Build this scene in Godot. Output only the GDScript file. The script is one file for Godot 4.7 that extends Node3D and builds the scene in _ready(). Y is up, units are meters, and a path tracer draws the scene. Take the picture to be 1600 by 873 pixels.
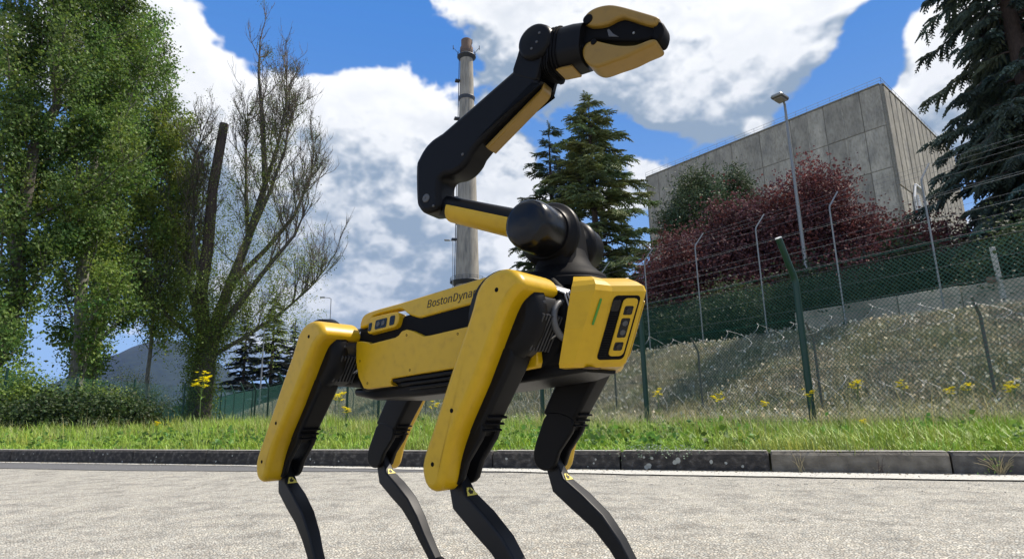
extends Node3D
# A yellow and black legged robot standing on a pale road, a kerb and verge, fences and a dry bank,
# trees, a concrete block, a stack and hills behind. Metres, y up, the camera looks along -z.

var rng := RandomNumberGenerator.new()
var mats := {}
const FENCE_AT := Vector2(4.25, 8.9)          # a post of the green fence: right of the camera, ahead of it
const FENCE_RUN := Vector2(-0.574, 0.819)
const FENCE_OUT := Vector2(0.819, 0.574)      # towards the bank
const KERB_RUN := Vector2(-0.92766, 0.37343)
const KERB_OUT := Vector2(0.37343, 0.92766)       # towards the verge
const KERB_AT := 4.4816
const EYE := 0.385


func _ready():
	rng.seed = 7
	# camera
	var cam := Camera3D.new()
	cam.name = "camera"
	cam.fov = 49.37
	cam.near = 0.05
	cam.far = 12000.0
	cam.basis = Basis(Vector3.RIGHT, 0.2231) * Basis(Vector3.BACK, -0.02)
	cam.position = Vector3(0, EYE, 0)
	add_child(cam)
	# sky and exposure
	var env := Environment.new()
	env.background_mode = Environment.BG_SKY
	env.tonemap_mode = Environment.TONE_MAPPER_LINEAR
	env.tonemap_exposure = 1.3
	env.sdfgi_enabled = true
	env.ssao_enabled = true
	env.ssil_enabled = true
	env.fog_enabled = true
	env.fog_density = 0.000045
	env.fog_light_color = Color(0.34, 0.54, 1.0)
	var sky := Sky.new()
	sky.sky_material = make_sky()
	env.sky = sky
	env.background_energy_multiplier = 1.0
	var we := WorldEnvironment.new()
	we.name = "world_environment"
	we.environment = env
	add_child(we)
	# sun, ahead and to the right
	var sun := DirectionalLight3D.new()
	sun.name = "sun"
	sun.light_energy = 1.5
	sun.light_color = Color(1.0, 0.96, 0.9)
	sun.light_angular_distance = 0.5
	sun.shadow_enabled = true
	sun.look_at_from_position(sun_way() * 10.0, Vector3.ZERO)
	add_child(sun)
	make_materials()
	# the setting
	rng.seed = 101
	make_ground()
	rng.seed = 102
	make_kerb()
	make_hills()
	rng.seed = 103
	make_building()
	rng.seed = 104
	make_stack()
	rng.seed = 105
	make_fences()
	make_lamps()
	rng.seed = 106
	make_trees()
	rng.seed = 107
	make_grass()
	rng.seed = 108
	make_weeds()
	# the thing in front
	rng.seed = 109
	make_robot()


func sun_way() -> Vector3:
	var az := deg_to_rad(70.0)
	var el := deg_to_rad(57.0)
	return Vector3(sin(az) * cos(el), sin(el), -cos(az) * cos(el))


# ------------------------------------------------------------------ sky
var cloud_big := FastNoiseLite.new()
var cloud_fine := FastNoiseLite.new()
var cloud_wide := FastNoiseLite.new()
var cloud_soft := FastNoiseLite.new()
# clouds and gaps: direction (degrees right of the view, degrees up), half widths, weight
const CLOUDS := [[-12.7, 28.1, 5.6, 4.1, 1.0], [-14.9, 22.9, 8.5, 6.2, 1.0], [-6.2, 23.0, 7.0, 5.5, 1.0], [-9.9, 16.1, 11.7, 5.3, 0.9], [-2.1, 21.0, 4.1, 4.2, 0.9], [-19.4, 18.5, 5.8, 6.6, 0.8], [-23.1, 22.6, 6.3, 5.8, 0.8], [-28.2, 26.0, 6.0, 3.4, 0.8], [-32.5, 28.1, 4.6, 4.1, 0.9], [-32.8, 32.1, 4.4, 1.7, 0.9], [-39.5, 28.5, 5.5, 4.9, 0.8], [-14.5, 10.4, 13.0, 3.6, 1.0], [-3.2, 13.0, 7.0, 3.8, 0.85], [-21.6, 7.6, 5.3, 2.7, 0.9], [-12.0, 5.5, 10.0, 1.6, 0.6], [-8.0, 8.2, 3.0, 0.9, -0.45], [-15.0, 7.4, 2.4, 0.8, -0.45], [-2.2, 36.7, 5.9, 2.1, 0.9], [3.9, 33.2, 7.2, 4.4, 1.0], [10.4, 31.2, 7.0, 3.8, 1.0], [17.0, 33.5, 7.4, 4.1, 1.0], [22.5, 28.9, 6.1, 4.3, 1.0], [27.6, 30.8, 6.1, 4.1, 1.0], [19.2, 25.7, 3.3, 1.5, 0.7], [33.0, 32.6, 4.0, 1.6, 0.8], [15.3, 27.6, 2.6, 1.7, 1.9], [38.4, 27.3, 3.8, 2.2, 1.2], [41.9, 27.7, 2.6, 1.6, 0.9], [37.4, 23.0, 4.2, 2.2, 1.9], [38.9, 20.3, 3.0, 2.0, 1.1], [13.5, 22.0, 3.4, 2.0, 1.2], [23.7, 24.5, 1.0, 0.7, 1.0], [10.5, 19.5, 3.4, 1.2, 0.7],
	[-22.2, 33.5, 7.1, 2.7, -0.8], [-16.4, 33.3, 5.0, 2.6, -0.8], [-9.6, 34.2, 3.9, 2.7, -0.4], [-6.9, 31.1, 3.2, 3.3, -0.6], [6.1, 24.8, 7.0, 3.5, -0.6], [13.7, 25.0, 4.9, 1.7, -0.5], [30.8, 25.2, 3.4, 3.0, -0.9], [34.2, 28.4, 2.2, 3.8, -1.2], [27.2, 21.8, 6.5, 2.0, -0.6]]


func cover_row(el: float, az0: float, step: float, count: int) -> PackedFloat32Array:   # how thick the clouds are along one row of the sky
	var e := rad_to_deg(el)
	var row := PackedFloat32Array()
	row.resize(count)
	var near := []
	for b in CLOUDS:
		var v: float = (e - b[1]) / b[3]
		if absf(v) < 3.0: near.push_back([b[0], b[2], b[4] * exp(-v * v * 0.9)])
	var high := smoothstep(52.0, 40.0, e)
	for i in count:
		var az := az0 + step * i
		var p := Vector3(sin(az) * cos(el), sin(el) * 1.5, -cos(az) * cos(el)) * 100.0
		var a := rad_to_deg(az)
		var known := smoothstep(56.0, 44.0, absf(a)) * high
		var c := 0.0
		if known < 1.0: c = cloud_wide.get_noise_3dv(p) * 2.2 + 0.12
		if known > 0.0:
			var k := -0.42
			for b in near:
				var u: float = (a - b[0]) / b[1]
				if u * u < 9.0: k += b[2] * exp(-u * u * 0.9)
			c = lerpf(c, minf(k, 0.9), known)
		row[i] = c + (0.32 - absf(cloud_big.get_noise_3dv(p))) * 0.6 + (0.22 - absf(cloud_fine.get_noise_3dv(p))) * 0.58 + cloud_soft.get_noise_3dv(p) * 0.5
	return row


# a block of the sky: rows run downwards from el0, columns rightwards from az0; shade comes from the cover a little towards the sun and above
func paint_sky(im: Image, el0: float, az0: float, step: float, rows: int, cols: int, x0: int, y0: int) -> void:
	var over := int(0.2 / step)
	var beside := int(0.08 / step)
	var grid := []
	for j in rows + over:
		grid.push_back(cover_row(el0 - step * (j - over), az0, step, cols + beside))
	var w := im.get_width()
	for j in rows:
		var el := el0 - step * j
		var up := clampf(el / (PI * 0.5), 0.0, 1.0)
		var blue := Color(0.36, 0.55, 0.82).lerp(Color(0.072, 0.232, 0.615), pow(smoothstep(0.0, 0.44, up), 0.6)).lerp(Color(0.04, 0.14, 0.46), smoothstep(0.38, 1.0, up))
		var r0: PackedFloat32Array = grid[j + over]
		var r1: PackedFloat32Array = grid[j + over - int(0.03 / step)]
		var r2: PackedFloat32Array = grid[j + over - int(0.09 / step)]
		var r3: PackedFloat32Array = grid[j + over - int(0.17 / step)]
		var s1 := int(0.018 / step)
		var s2 := int(0.05 / step)
		var s3 := int(0.06 / step)
		for i in cols:
			var d := r0[i]
			var cover := smoothstep(-0.1, 0.22, d)
			var c := blue
			if el < 0.0: c = Color(0.36, 0.42, 0.46)
			elif cover > 0.0:
				var lit := clampf(0.68 + (d - r1[i + s1]) * 0.95 + (d - r2[i + s2]) * 0.3, 0.0, 1.0)
				lit -= 0.3 * clampf(r3[i + s3], 0.0, 1.0)          # a base under the rest of its cloud
				lit *= 1.0 - 0.26 * smoothstep(0.35, 1.3, d)
				c = blue.lerp(Color(0.27, 0.355, 0.47).lerp(Color(0.90, 0.915, 0.94), smoothstep(0.08, 1.0, lit)), cover)
			im.set_pixel((x0 + i + w) % w, y0 + j, c.linear_to_srgb())


func make_sky() -> PanoramaSkyMaterial:
	for n in [[cloud_wide, 0.011, 3, 3], [cloud_big, 0.045, 3, 11], [cloud_fine, 0.15, 4, 21], [cloud_soft, 0.05, 5, 5]]:
		n[0].noise_type = FastNoiseLite.TYPE_SIMPLEX_SMOOTH
		n[0].frequency = n[1]
		n[0].fractal_octaves = n[2]
		n[0].seed = n[3]
	var w := 4096
	var im := Image.create(w / 4, w / 8, false, Image.FORMAT_RGB8)
	im.fill(Color(0.36, 0.42, 0.46).linear_to_srgb())
	var coarse := TAU * 4.0 / w
	paint_sky(im, PI * 0.5 - coarse * 0.5, coarse * (0.5 - w / 8), coarse, w / 16 + 2, w / 4, -w / 8, 0)
	im.resize(w, w / 2, Image.INTERPOLATE_CUBIC)
	var fine := TAU / w                                   # finer where the clouds are large
	var top := int(w * 0.5 * 0.25)
	paint_sky(im, PI * 0.5 - fine * (top + 0.5), fine * (0.5 - w / 8), fine, int(w * 0.25) - top + 4, w / 4, -w / 8, top)
	var m := PanoramaSkyMaterial.new()
	m.panorama = ImageTexture.create_from_image(im)
	m.energy_multiplier = 0.9
	return m


# ------------------------------------------------------------------ shapes
class Geo:
	var v := PackedVector3Array()
	var n := PackedVector3Array()
	var uv := PackedVector2Array()
	var ix := PackedInt32Array()

	func put(p: Vector3, nn: Vector3) -> int:
		v.push_back(p)
		n.push_back(nn)
		return v.size() - 1

	func face(a: int, b: int, c: int) -> void:      # turned so that it faces along its normals
		if (v[b] - v[a]).cross(v[c] - v[a]).dot(n[a] + n[b] + n[c]) > 0.0:
			ix.push_back(a); ix.push_back(c); ix.push_back(b)
		else:
			ix.push_back(a); ix.push_back(b); ix.push_back(c)

	func quad(a: Vector3, b: Vector3, c: Vector3, d: Vector3) -> void:   # anticlockwise from outside
		var nn := (c - a).cross(d - b).normalized()
		var i := put(a, nn)
		put(b, nn); put(c, nn); put(d, nn)
		face(i, i + 1, i + 2)
		face(i, i + 2, i + 3)

	func level(a: Vector3, b: Vector3, c: Vector3, d: Vector3) -> void:   # a quad that faces up
		var i := put(a, Vector3.UP)
		put(b, Vector3.UP); put(c, Vector3.UP); put(d, Vector3.UP)
		face(i, i + 1, i + 2)
		face(i, i + 2, i + 3)

	func tri(a: Vector3, b: Vector3, c: Vector3) -> void:
		var nn := (b - a).cross(c - a).normalized()
		var i := put(a, nn)
		put(b, nn); put(c, nn)
		face(i, i + 1, i + 2)

	func cap(ring: Array, out: Vector3) -> void:
		var mid := Vector3.ZERO
		for p in ring: mid += p
		mid /= ring.size()
		var c := put(mid, out)
		var first := v.size()
		for p in ring: put(p, out)
		for i in ring.size():
			face(c, first + i, first + (i + 1) % ring.size())

	# closed rings one after the other; smooth shares normals, else every face is flat
	func loft(rings: Array, smooth := true, cap0 := true, cap1 := true) -> void:
		var m: int = rings.size()
		var k: int = rings[0].size()
		var mids := []
		for r in rings:
			var mid := Vector3.ZERO
			for p in r: mid += p
			mids.push_back(mid / k)
		var normals := []
		for j in m:
			var row := PackedVector3Array()
			row.resize(k)
			normals.push_back(row)
		var turn := 0.0
		var faces := []
		for j in m - 1:
			for i in k:
				var i2 := (i + 1) % k
				var a: Vector3 = rings[j][i]
				var b: Vector3 = rings[j][i2]
				var c: Vector3 = rings[j + 1][i2]
				var d: Vector3 = rings[j + 1][i]
				var nn := (c - a).cross(d - b)
				turn += nn.dot((a + b + c + d) * 0.25 - (mids[j] + mids[j + 1]) * 0.5)
				faces.push_back(nn)
		var s := 1.0 if turn > 0.0 else -1.0
		if smooth:
			for j in m - 1:
				for i in k:
					var nn: Vector3 = faces[j * k + i] * s
					var i2 := (i + 1) % k
					normals[j][i] += nn
					normals[j][i2] += nn
					normals[j + 1][i] += nn
					normals[j + 1][i2] += nn
			var first := v.size()
			for j in m:
				for i in k:
					put(rings[j][i], normals[j][i].normalized())
			for j in m - 1:
				for i in k:
					var i2 := (i + 1) % k
					var a := first + j * k + i
					var b := first + j * k + i2
					face(a, b, b + k)
					face(a, b + k, a + k)
		else:
			for j in m - 1:
				for i in k:
					var i2 := (i + 1) % k
					var nn: Vector3 = (faces[j * k + i] * s).normalized()
					var a := put(rings[j][i], nn)
					put(rings[j][i2], nn); put(rings[j + 1][i2], nn); put(rings[j + 1][i], nn)
					face(a, a + 1, a + 2)
					face(a, a + 2, a + 3)
		if cap0: cap(rings[0], (mids[0] - mids[1]).normalized())
		if cap1: cap(rings[m - 1], (mids[m - 1] - mids[m - 2]).normalized())

	func box(t: Transform3D, size: Vector3) -> void:
		var h := size * 0.5
		var p := []
		for z in [-1, 1]:
			for q in [[-1, -1], [1, -1], [1, 1], [-1, 1]]:
				p.push_back(t * Vector3(h.x * q[0], h.y * q[1], h.z * z))
		quad(p[3], p[2], p[1], p[0]); quad(p[4], p[5], p[6], p[7])
		for i in 4:
			var j := (i + 1) % 4
			quad(p[i], p[j], p[j + 4], p[i + 4])

	func bevel_box(t: Transform3D, size: Vector3, b: float, smooth := false) -> void:
		var h := size * 0.5
		var rings := []
		for q in [[-h.z, b], [-h.z + b, 0.0], [h.z - b, 0.0], [h.z, b]]:
			var x: float = h.x - q[1]
			var y: float = h.y - q[1]
			var r := []
			for c in [[x, y - b], [x - b, y], [-x + b, y], [-x, y - b], [-x, -y + b], [-x + b, -y], [x - b, -y], [x, -y + b]]:
				r.push_back(t * Vector3(c[0], c[1], q[0]))
			rings.push_back(r)
		loft(rings, smooth)

	func tube(pts: Array, radii: Array, sides := 6, ends := true) -> void:
		var k: int = pts.size()
		var first := v.size()
		var side := Vector3.ZERO
		for j in k:
			var way: Vector3 = ((pts[mini(j + 1, k - 1)] as Vector3) - pts[maxi(j - 1, 0)]).normalized()
			if side == Vector3.ZERO:
				side = way.cross(Vector3.UP if absf(way.y) < 0.9 else Vector3.RIGHT).normalized()
			else:
				side = (side - way * side.dot(way)).normalized()
			var other := way.cross(side)
			for i in sides:
				var a := TAU * i / sides
				var nn := side * cos(a) + other * sin(a)
				v.push_back((pts[j] as Vector3) + nn * radii[j])
				n.push_back(nn)
		for j in k - 1:
			for i in sides:
				var i2 := (i + 1) % sides
				var a := first + j * sides + i
				var b := first + j * sides + i2
				ix.push_back(a); ix.push_back(b + sides); ix.push_back(b)
				ix.push_back(a); ix.push_back(a + sides); ix.push_back(b + sides)
		if ends:
			for j in [0, k - 1]:
				var r := []
				for i in sides: r.push_back(v[first + j * sides + i])
				cap(r, (pts[j] as Vector3) - pts[1 if j == 0 else k - 2])

	func rod(a: Vector3, b: Vector3, r: float, sides := 6) -> void:
		tube([a, b], [r, r], sides)

	func lathe(t: Transform3D, profile: Array, sides := 24, smooth := true) -> void:   # [radius, height along t's y]
		var rings := []
		for q in profile:
			var r := []
			for i in sides:
				var a := TAU * i / sides
				r.push_back(t * Vector3(cos(a) * q[0], q[1], sin(a) * q[0]))
			rings.push_back(r)
		loft(rings, smooth)

	func ball(c: Vector3, r: Vector3, sides := 12) -> void:
		var rows := sides / 2
		var rings := []
		for j in range(1, rows):
			var e := PI * (j / float(rows) - 0.5)
			var ring := []
			for i in sides:
				var a := TAU * i / sides
				ring.push_back(c + Vector3(cos(a) * cos(e), sin(e), sin(a) * cos(e)) * r)
			rings.push_back(ring)
		loft(rings)

	# outline in the plane of t's x and y, from z0 to z1 with a rounded rim on the z1 side (or both)
	func plate(t: Transform3D, outline: Array, z0: float, z1: float, round := 0.0, both := false, steps := 3) -> void:
		var s := 1.0 if z1 > z0 else -1.0
		var levels := []
		if both and round > 0.0:
			for i in steps + 1:
				var a := PI * 0.5 * i / steps
				levels.push_back([z0 + s * round * (1.0 - cos(a)), round * (1.0 - sin(a))])
		else:
			levels.push_back([z0, 0.0])
		if round > 0.0:
			for i in steps + 1:
				var a := PI * 0.5 * i / steps
				levels.push_back([z1 - s * round * (1.0 - sin(a)), round * (1.0 - cos(a))])
		else:
			levels.push_back([z1, 0.0])
		var rings := []
		for q in levels:
			var r := []
			for p in inset(outline, q[1]):
				r.push_back(t * Vector3(p.x, p.y, q[0]))
			rings.push_back(r)
		loft(rings, round > 0.0, false, false)
		flat(t, inset(outline, levels[0][1]), z0, -s, outline)
		flat(t, inset(outline, levels[levels.size() - 1][1]), z1, s, outline)

	func flat(t: Transform3D, outline: Array, z: float, s: float, whole := []) -> void:
		var poly := PackedVector2Array(outline)
		var cut := Geometry2D.triangulate_polygon(poly)
		if cut.size() == 0 and whole: cut = Geometry2D.triangulate_polygon(PackedVector2Array(whole))
		if cut.size() == 0: print("an outline could not be filled, corners: ", poly.size())
		var first := v.size()
		var nn := t.basis.z.normalized() * s
		for p in outline: put(t * Vector3(p.x, p.y, z), nn)
		for i in cut.size() / 3:
			face(first + cut[i * 3], first + cut[i * 3 + 1], first + cut[i * 3 + 2])

	static func inset(outline: Array, by: float) -> Array:
		if by == 0.0: return outline
		var k := outline.size()
		var area := 0.0
		for i in k: area += (outline[i] as Vector2).cross(outline[(i + 1) % k])
		var s := -1.0 if area < 0.0 else 1.0
		var r := []
		for i in k:
			var a: Vector2 = (outline[i] - outline[(i + k - 1) % k]).normalized()
			var b: Vector2 = (outline[(i + 1) % k] - outline[i]).normalized()
			var na := Vector2(-a.y, a.x) * s
			var nb := Vector2(-b.y, b.x) * s
			var mid := (na + nb).normalized()
			r.push_back(outline[i] + mid * by / maxf(mid.dot(na), 0.5))
		return r

	func mesh(material: Material) -> ArrayMesh:
		var a := []
		a.resize(Mesh.ARRAY_MAX)
		a[Mesh.ARRAY_VERTEX] = v
		a[Mesh.ARRAY_NORMAL] = n
		if uv.size() == v.size(): a[Mesh.ARRAY_TEX_UV] = uv
		a[Mesh.ARRAY_INDEX] = ix
		var m := ArrayMesh.new()
		m.add_surface_from_arrays(Mesh.PRIMITIVE_TRIANGLES, a)
		m.surface_set_material(0, material)
		return m


func rounded(c: Vector3, x: Vector3, y: Vector3, a: float, b: float, r: float, steps := 3) -> Array:   # a rounded rectangle round c
	var ring := []
	for q in 4:
		var sx := 1.0 if q == 0 or q == 3 else -1.0
		var sy := 1.0 if q < 2 else -1.0
		for i in steps + 1:
			var t := PI * 0.5 * (q + i / float(steps))
			ring.push_back(c + x * (sx * (a - r) + cos(t) * r) + y * (sy * (b - r) + sin(t) * r))
	return ring


func smooth_outline(pts: Array, steps := 4) -> Array:      # a closed Catmull-Rom curve through the points
	var r := []
	var k := pts.size()
	for i in k:
		var a: Vector2 = pts[(i + k - 1) % k]
		var b: Vector2 = pts[i]
		var c: Vector2 = pts[(i + 1) % k]
		var d: Vector2 = pts[(i + 2) % k]
		for s in steps:
			r.push_back(b.cubic_interpolate(c, a, d, s / float(steps)))
	return r


# ------------------------------------------------------------------ things and parts
var taken := {}


func numbered(called: String) -> String:
	var k: int = taken.get(called, 0)
	taken[called] = k + 1
	return called if k == 0 else "%s_%03d" % [called, k]


func tag(o: Node3D, label: String, category: String, group := "") -> void:
	o.set_meta("label", label)
	o.set_meta("category", category)
	if group: o.set_meta("group", group)


func thing(called: String, label: String, category: String, where := Vector3.ZERO, group := "") -> Node3D:
	var o := Node3D.new()
	o.name = numbered(called)
	o.position = where
	add_child(o, true)
	tag(o, label, category, group)
	return o


func part(geo: Geo, called: String, material: Material, parent: Node3D, kind := "") -> MeshInstance3D:
	return part_mesh(geo.mesh(material), called, parent, kind)


func part_mesh(mesh: Mesh, called: String, parent: Node3D, kind := "") -> MeshInstance3D:
	var o := MeshInstance3D.new()
	o.mesh = mesh
	if parent == self:
		o.name = numbered(called)
	else:
		var key := "%d/%s" % [parent.get_instance_id(), called]
		var k: int = taken.get(key, 0)
		taken[key] = k + 1
		o.name = called if k == 0 else "%s_%03d" % [called, k]
	parent.add_child(o, true)
	if kind: o.set_meta("kind", kind)
	return o


class Scatter:                                           # many copies of one small mesh
	var data := PackedFloat32Array()
	var count := 0

	func put(b: Basis, p: Vector3, c: Color) -> void:
		data.append_array(PackedFloat32Array([b.x.x, b.y.x, b.z.x, p.x, b.x.y, b.y.y, b.z.y, p.y, b.x.z, b.y.z, b.z.z, p.z, c.r, c.g, c.b, 1.0]))
		count += 1


func scatter_part(s: Scatter, mesh: Mesh, called: String, parent: Node3D) -> MultiMeshInstance3D:
	var m := MultiMesh.new()
	m.transform_format = MultiMesh.TRANSFORM_3D
	m.use_colors = true
	m.mesh = mesh
	m.instance_count = s.count
	m.buffer = s.data
	var o := MultiMeshInstance3D.new()
	o.multimesh = m
	o.name = numbered(called) if parent == self else called
	parent.add_child(o, true)
	o.set_meta("kind", "stuff")
	return o


func turned() -> Basis:
	return Basis.from_euler(Vector3(rng.randf() * TAU, rng.randf() * TAU, rng.randf() * TAU))


func vary(c: Color, by: float, warm := 0.0) -> Color:
	var k := 1.0 + rng.randfn() * by
	var w := rng.randfn() * warm
	k = clampf(k, 0.35, 1.9)
	return Color(c.r * k * (1.0 + w), c.g * k, c.b * k * (1.0 - w))


# places along the fence: metres along it, metres behind it
func by_fence(along: float, behind: float, y := 0.0) -> Vector3:
	var p := FENCE_AT + FENCE_RUN * along + FENCE_OUT * behind
	return Vector3(p.x, y, -p.y)


func behind_fence(x: float, z: float) -> float:
	return (Vector2(x, -z) - FENCE_AT).dot(FENCE_OUT)


func past_kerb(x: float, z: float) -> float:
	return Vector2(x, -z).dot(KERB_OUT) - KERB_AT


func ground_at(x: float, z: float) -> float:
	var b := behind_fence(x, z)
	var y := 0.118 + 0.03 * sin(x * 1.7 + z) * smoothstep(0.3, 1.5, past_kerb(x, z))
	y += 2.36 * clampf((b - 2.9) / 5.2, 0.0, 1.0)
	y += clampf(b - 8.5, 0.0, 30.0) * 0.05
	var far := Vector2(x, z).length()
	return y - smoothstep(150.0, 900.0, far) * 6.0


# ------------------------------------------------------------------ materials
func plain(linear: Color, rough := 0.6, metal := 0.0) -> StandardMaterial3D:
	var m := StandardMaterial3D.new()
	m.albedo_color = linear.linear_to_srgb()
	m.roughness = rough
	m.metallic = metal
	return m


func noise_tex(freq: float, octaves: int, ramp: Array, seed_: int, cellular := false, side := 512, normal := 0.0) -> NoiseTexture2D:
	var f := FastNoiseLite.new()
	f.noise_type = FastNoiseLite.TYPE_CELLULAR if cellular else FastNoiseLite.TYPE_SIMPLEX_SMOOTH
	if cellular:
		f.cellular_return_type = FastNoiseLite.RETURN_DISTANCE
	f.frequency = freq
	f.fractal_octaves = octaves
	f.seed = seed_
	var t := NoiseTexture2D.new()
	t.width = side
	t.height = side
	t.seamless = true
	t.noise = f
	if normal > 0.0:
		t.as_normal_map = true
		t.bump_strength = normal
	elif ramp.size():
		var g := Gradient.new()
		var at := PackedFloat32Array()
		var c := PackedColorArray()
		for r in ramp:
			at.push_back(r[0])
			c.push_back((r[1] as Color).linear_to_srgb())
		g.offsets = at
		g.colors = c
		t.color_ramp = g
	return t


func ramped(freq: float, octaves: int, ramp: Array, seed_: int, metres: float, rough := 0.9, cellular := false) -> StandardMaterial3D:
	var m := plain(Color.WHITE, rough)
	m.albedo_texture = noise_tex(freq, octaves, ramp, seed_, cellular)
	m.uv1_triplanar = true
	m.uv1_world_triplanar = true
	m.uv1_scale = Vector3.ONE / metres
	return m


func add_bump(m: StandardMaterial3D, freq: float, octaves: int, seed_: int, centimetres: float) -> void:
	m.heightmap_enabled = true
	m.heightmap_texture = noise_tex(freq, octaves, [], seed_)
	m.heightmap_scale = centimetres


# stone chips in a binder: pale grains of mixed size, dark gaps, faint large stains
func road_texture(side: int, seed_: int, pale: float) -> Array:
	var grain := FastNoiseLite.new()
	grain.noise_type = FastNoiseLite.TYPE_CELLULAR
	grain.cellular_return_type = FastNoiseLite.RETURN_DISTANCE2_SUB
	grain.frequency = 0.15
	grain.seed = seed_
	grain.fractal_type = FastNoiseLite.FRACTAL_NONE
	var tone := FastNoiseLite.new()
	tone.noise_type = FastNoiseLite.TYPE_CELLULAR
	tone.cellular_return_type = FastNoiseLite.RETURN_CELL_VALUE
	tone.frequency = 0.15
	tone.seed = seed_
	tone.fractal_type = FastNoiseLite.FRACTAL_NONE
	var soft := FastNoiseLite.new()
	soft.frequency = 0.008
	soft.fractal_octaves = 4
	soft.seed = seed_ + 5
	var a := grain.get_seamless_image(side, side)
	var b := tone.get_seamless_image(side, side)
	var c := soft.get_seamless_image(side, side)
	var im := Image.create(side, side, false, Image.FORMAT_RGB8)
	var hi := Image.create(side, side, false, Image.FORMAT_L8)
	for y in side:
		for x in side:
			var g := a.get_pixel(x, y).r
			var t := b.get_pixel(x, y).r
			var s := c.get_pixel(x, y).r
			var body := smoothstep(0.04, 0.3, g)
			var k := lerpf(0.2, lerpf(0.36, 0.72, t), body) * lerpf(0.85, 1.12, s) * pale
			var warm := lerpf(0.97, 1.06, fmod(t * 7.0, 1.0))
			im.set_pixel(x, y, Color(k * warm, k * 0.975, k * 0.87 / warm).linear_to_srgb())
			hi.set_pixel(x, y, Color(body * 0.8 + t * 0.2, 0, 0))
	return [ImageTexture.create_from_image(im), ImageTexture.create_from_image(hi)]


func concrete_ramp(k: float, warm := 1.0) -> Array:
	return [[0.0, Color(0.17, 0.165, 0.15) * k], [0.35, Color(0.265 * warm, 0.25, 0.205) * k], [0.6, Color(0.335 * warm, 0.315, 0.255) * k], [1.0, Color(0.425 * warm, 0.4, 0.33) * k]]


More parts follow.
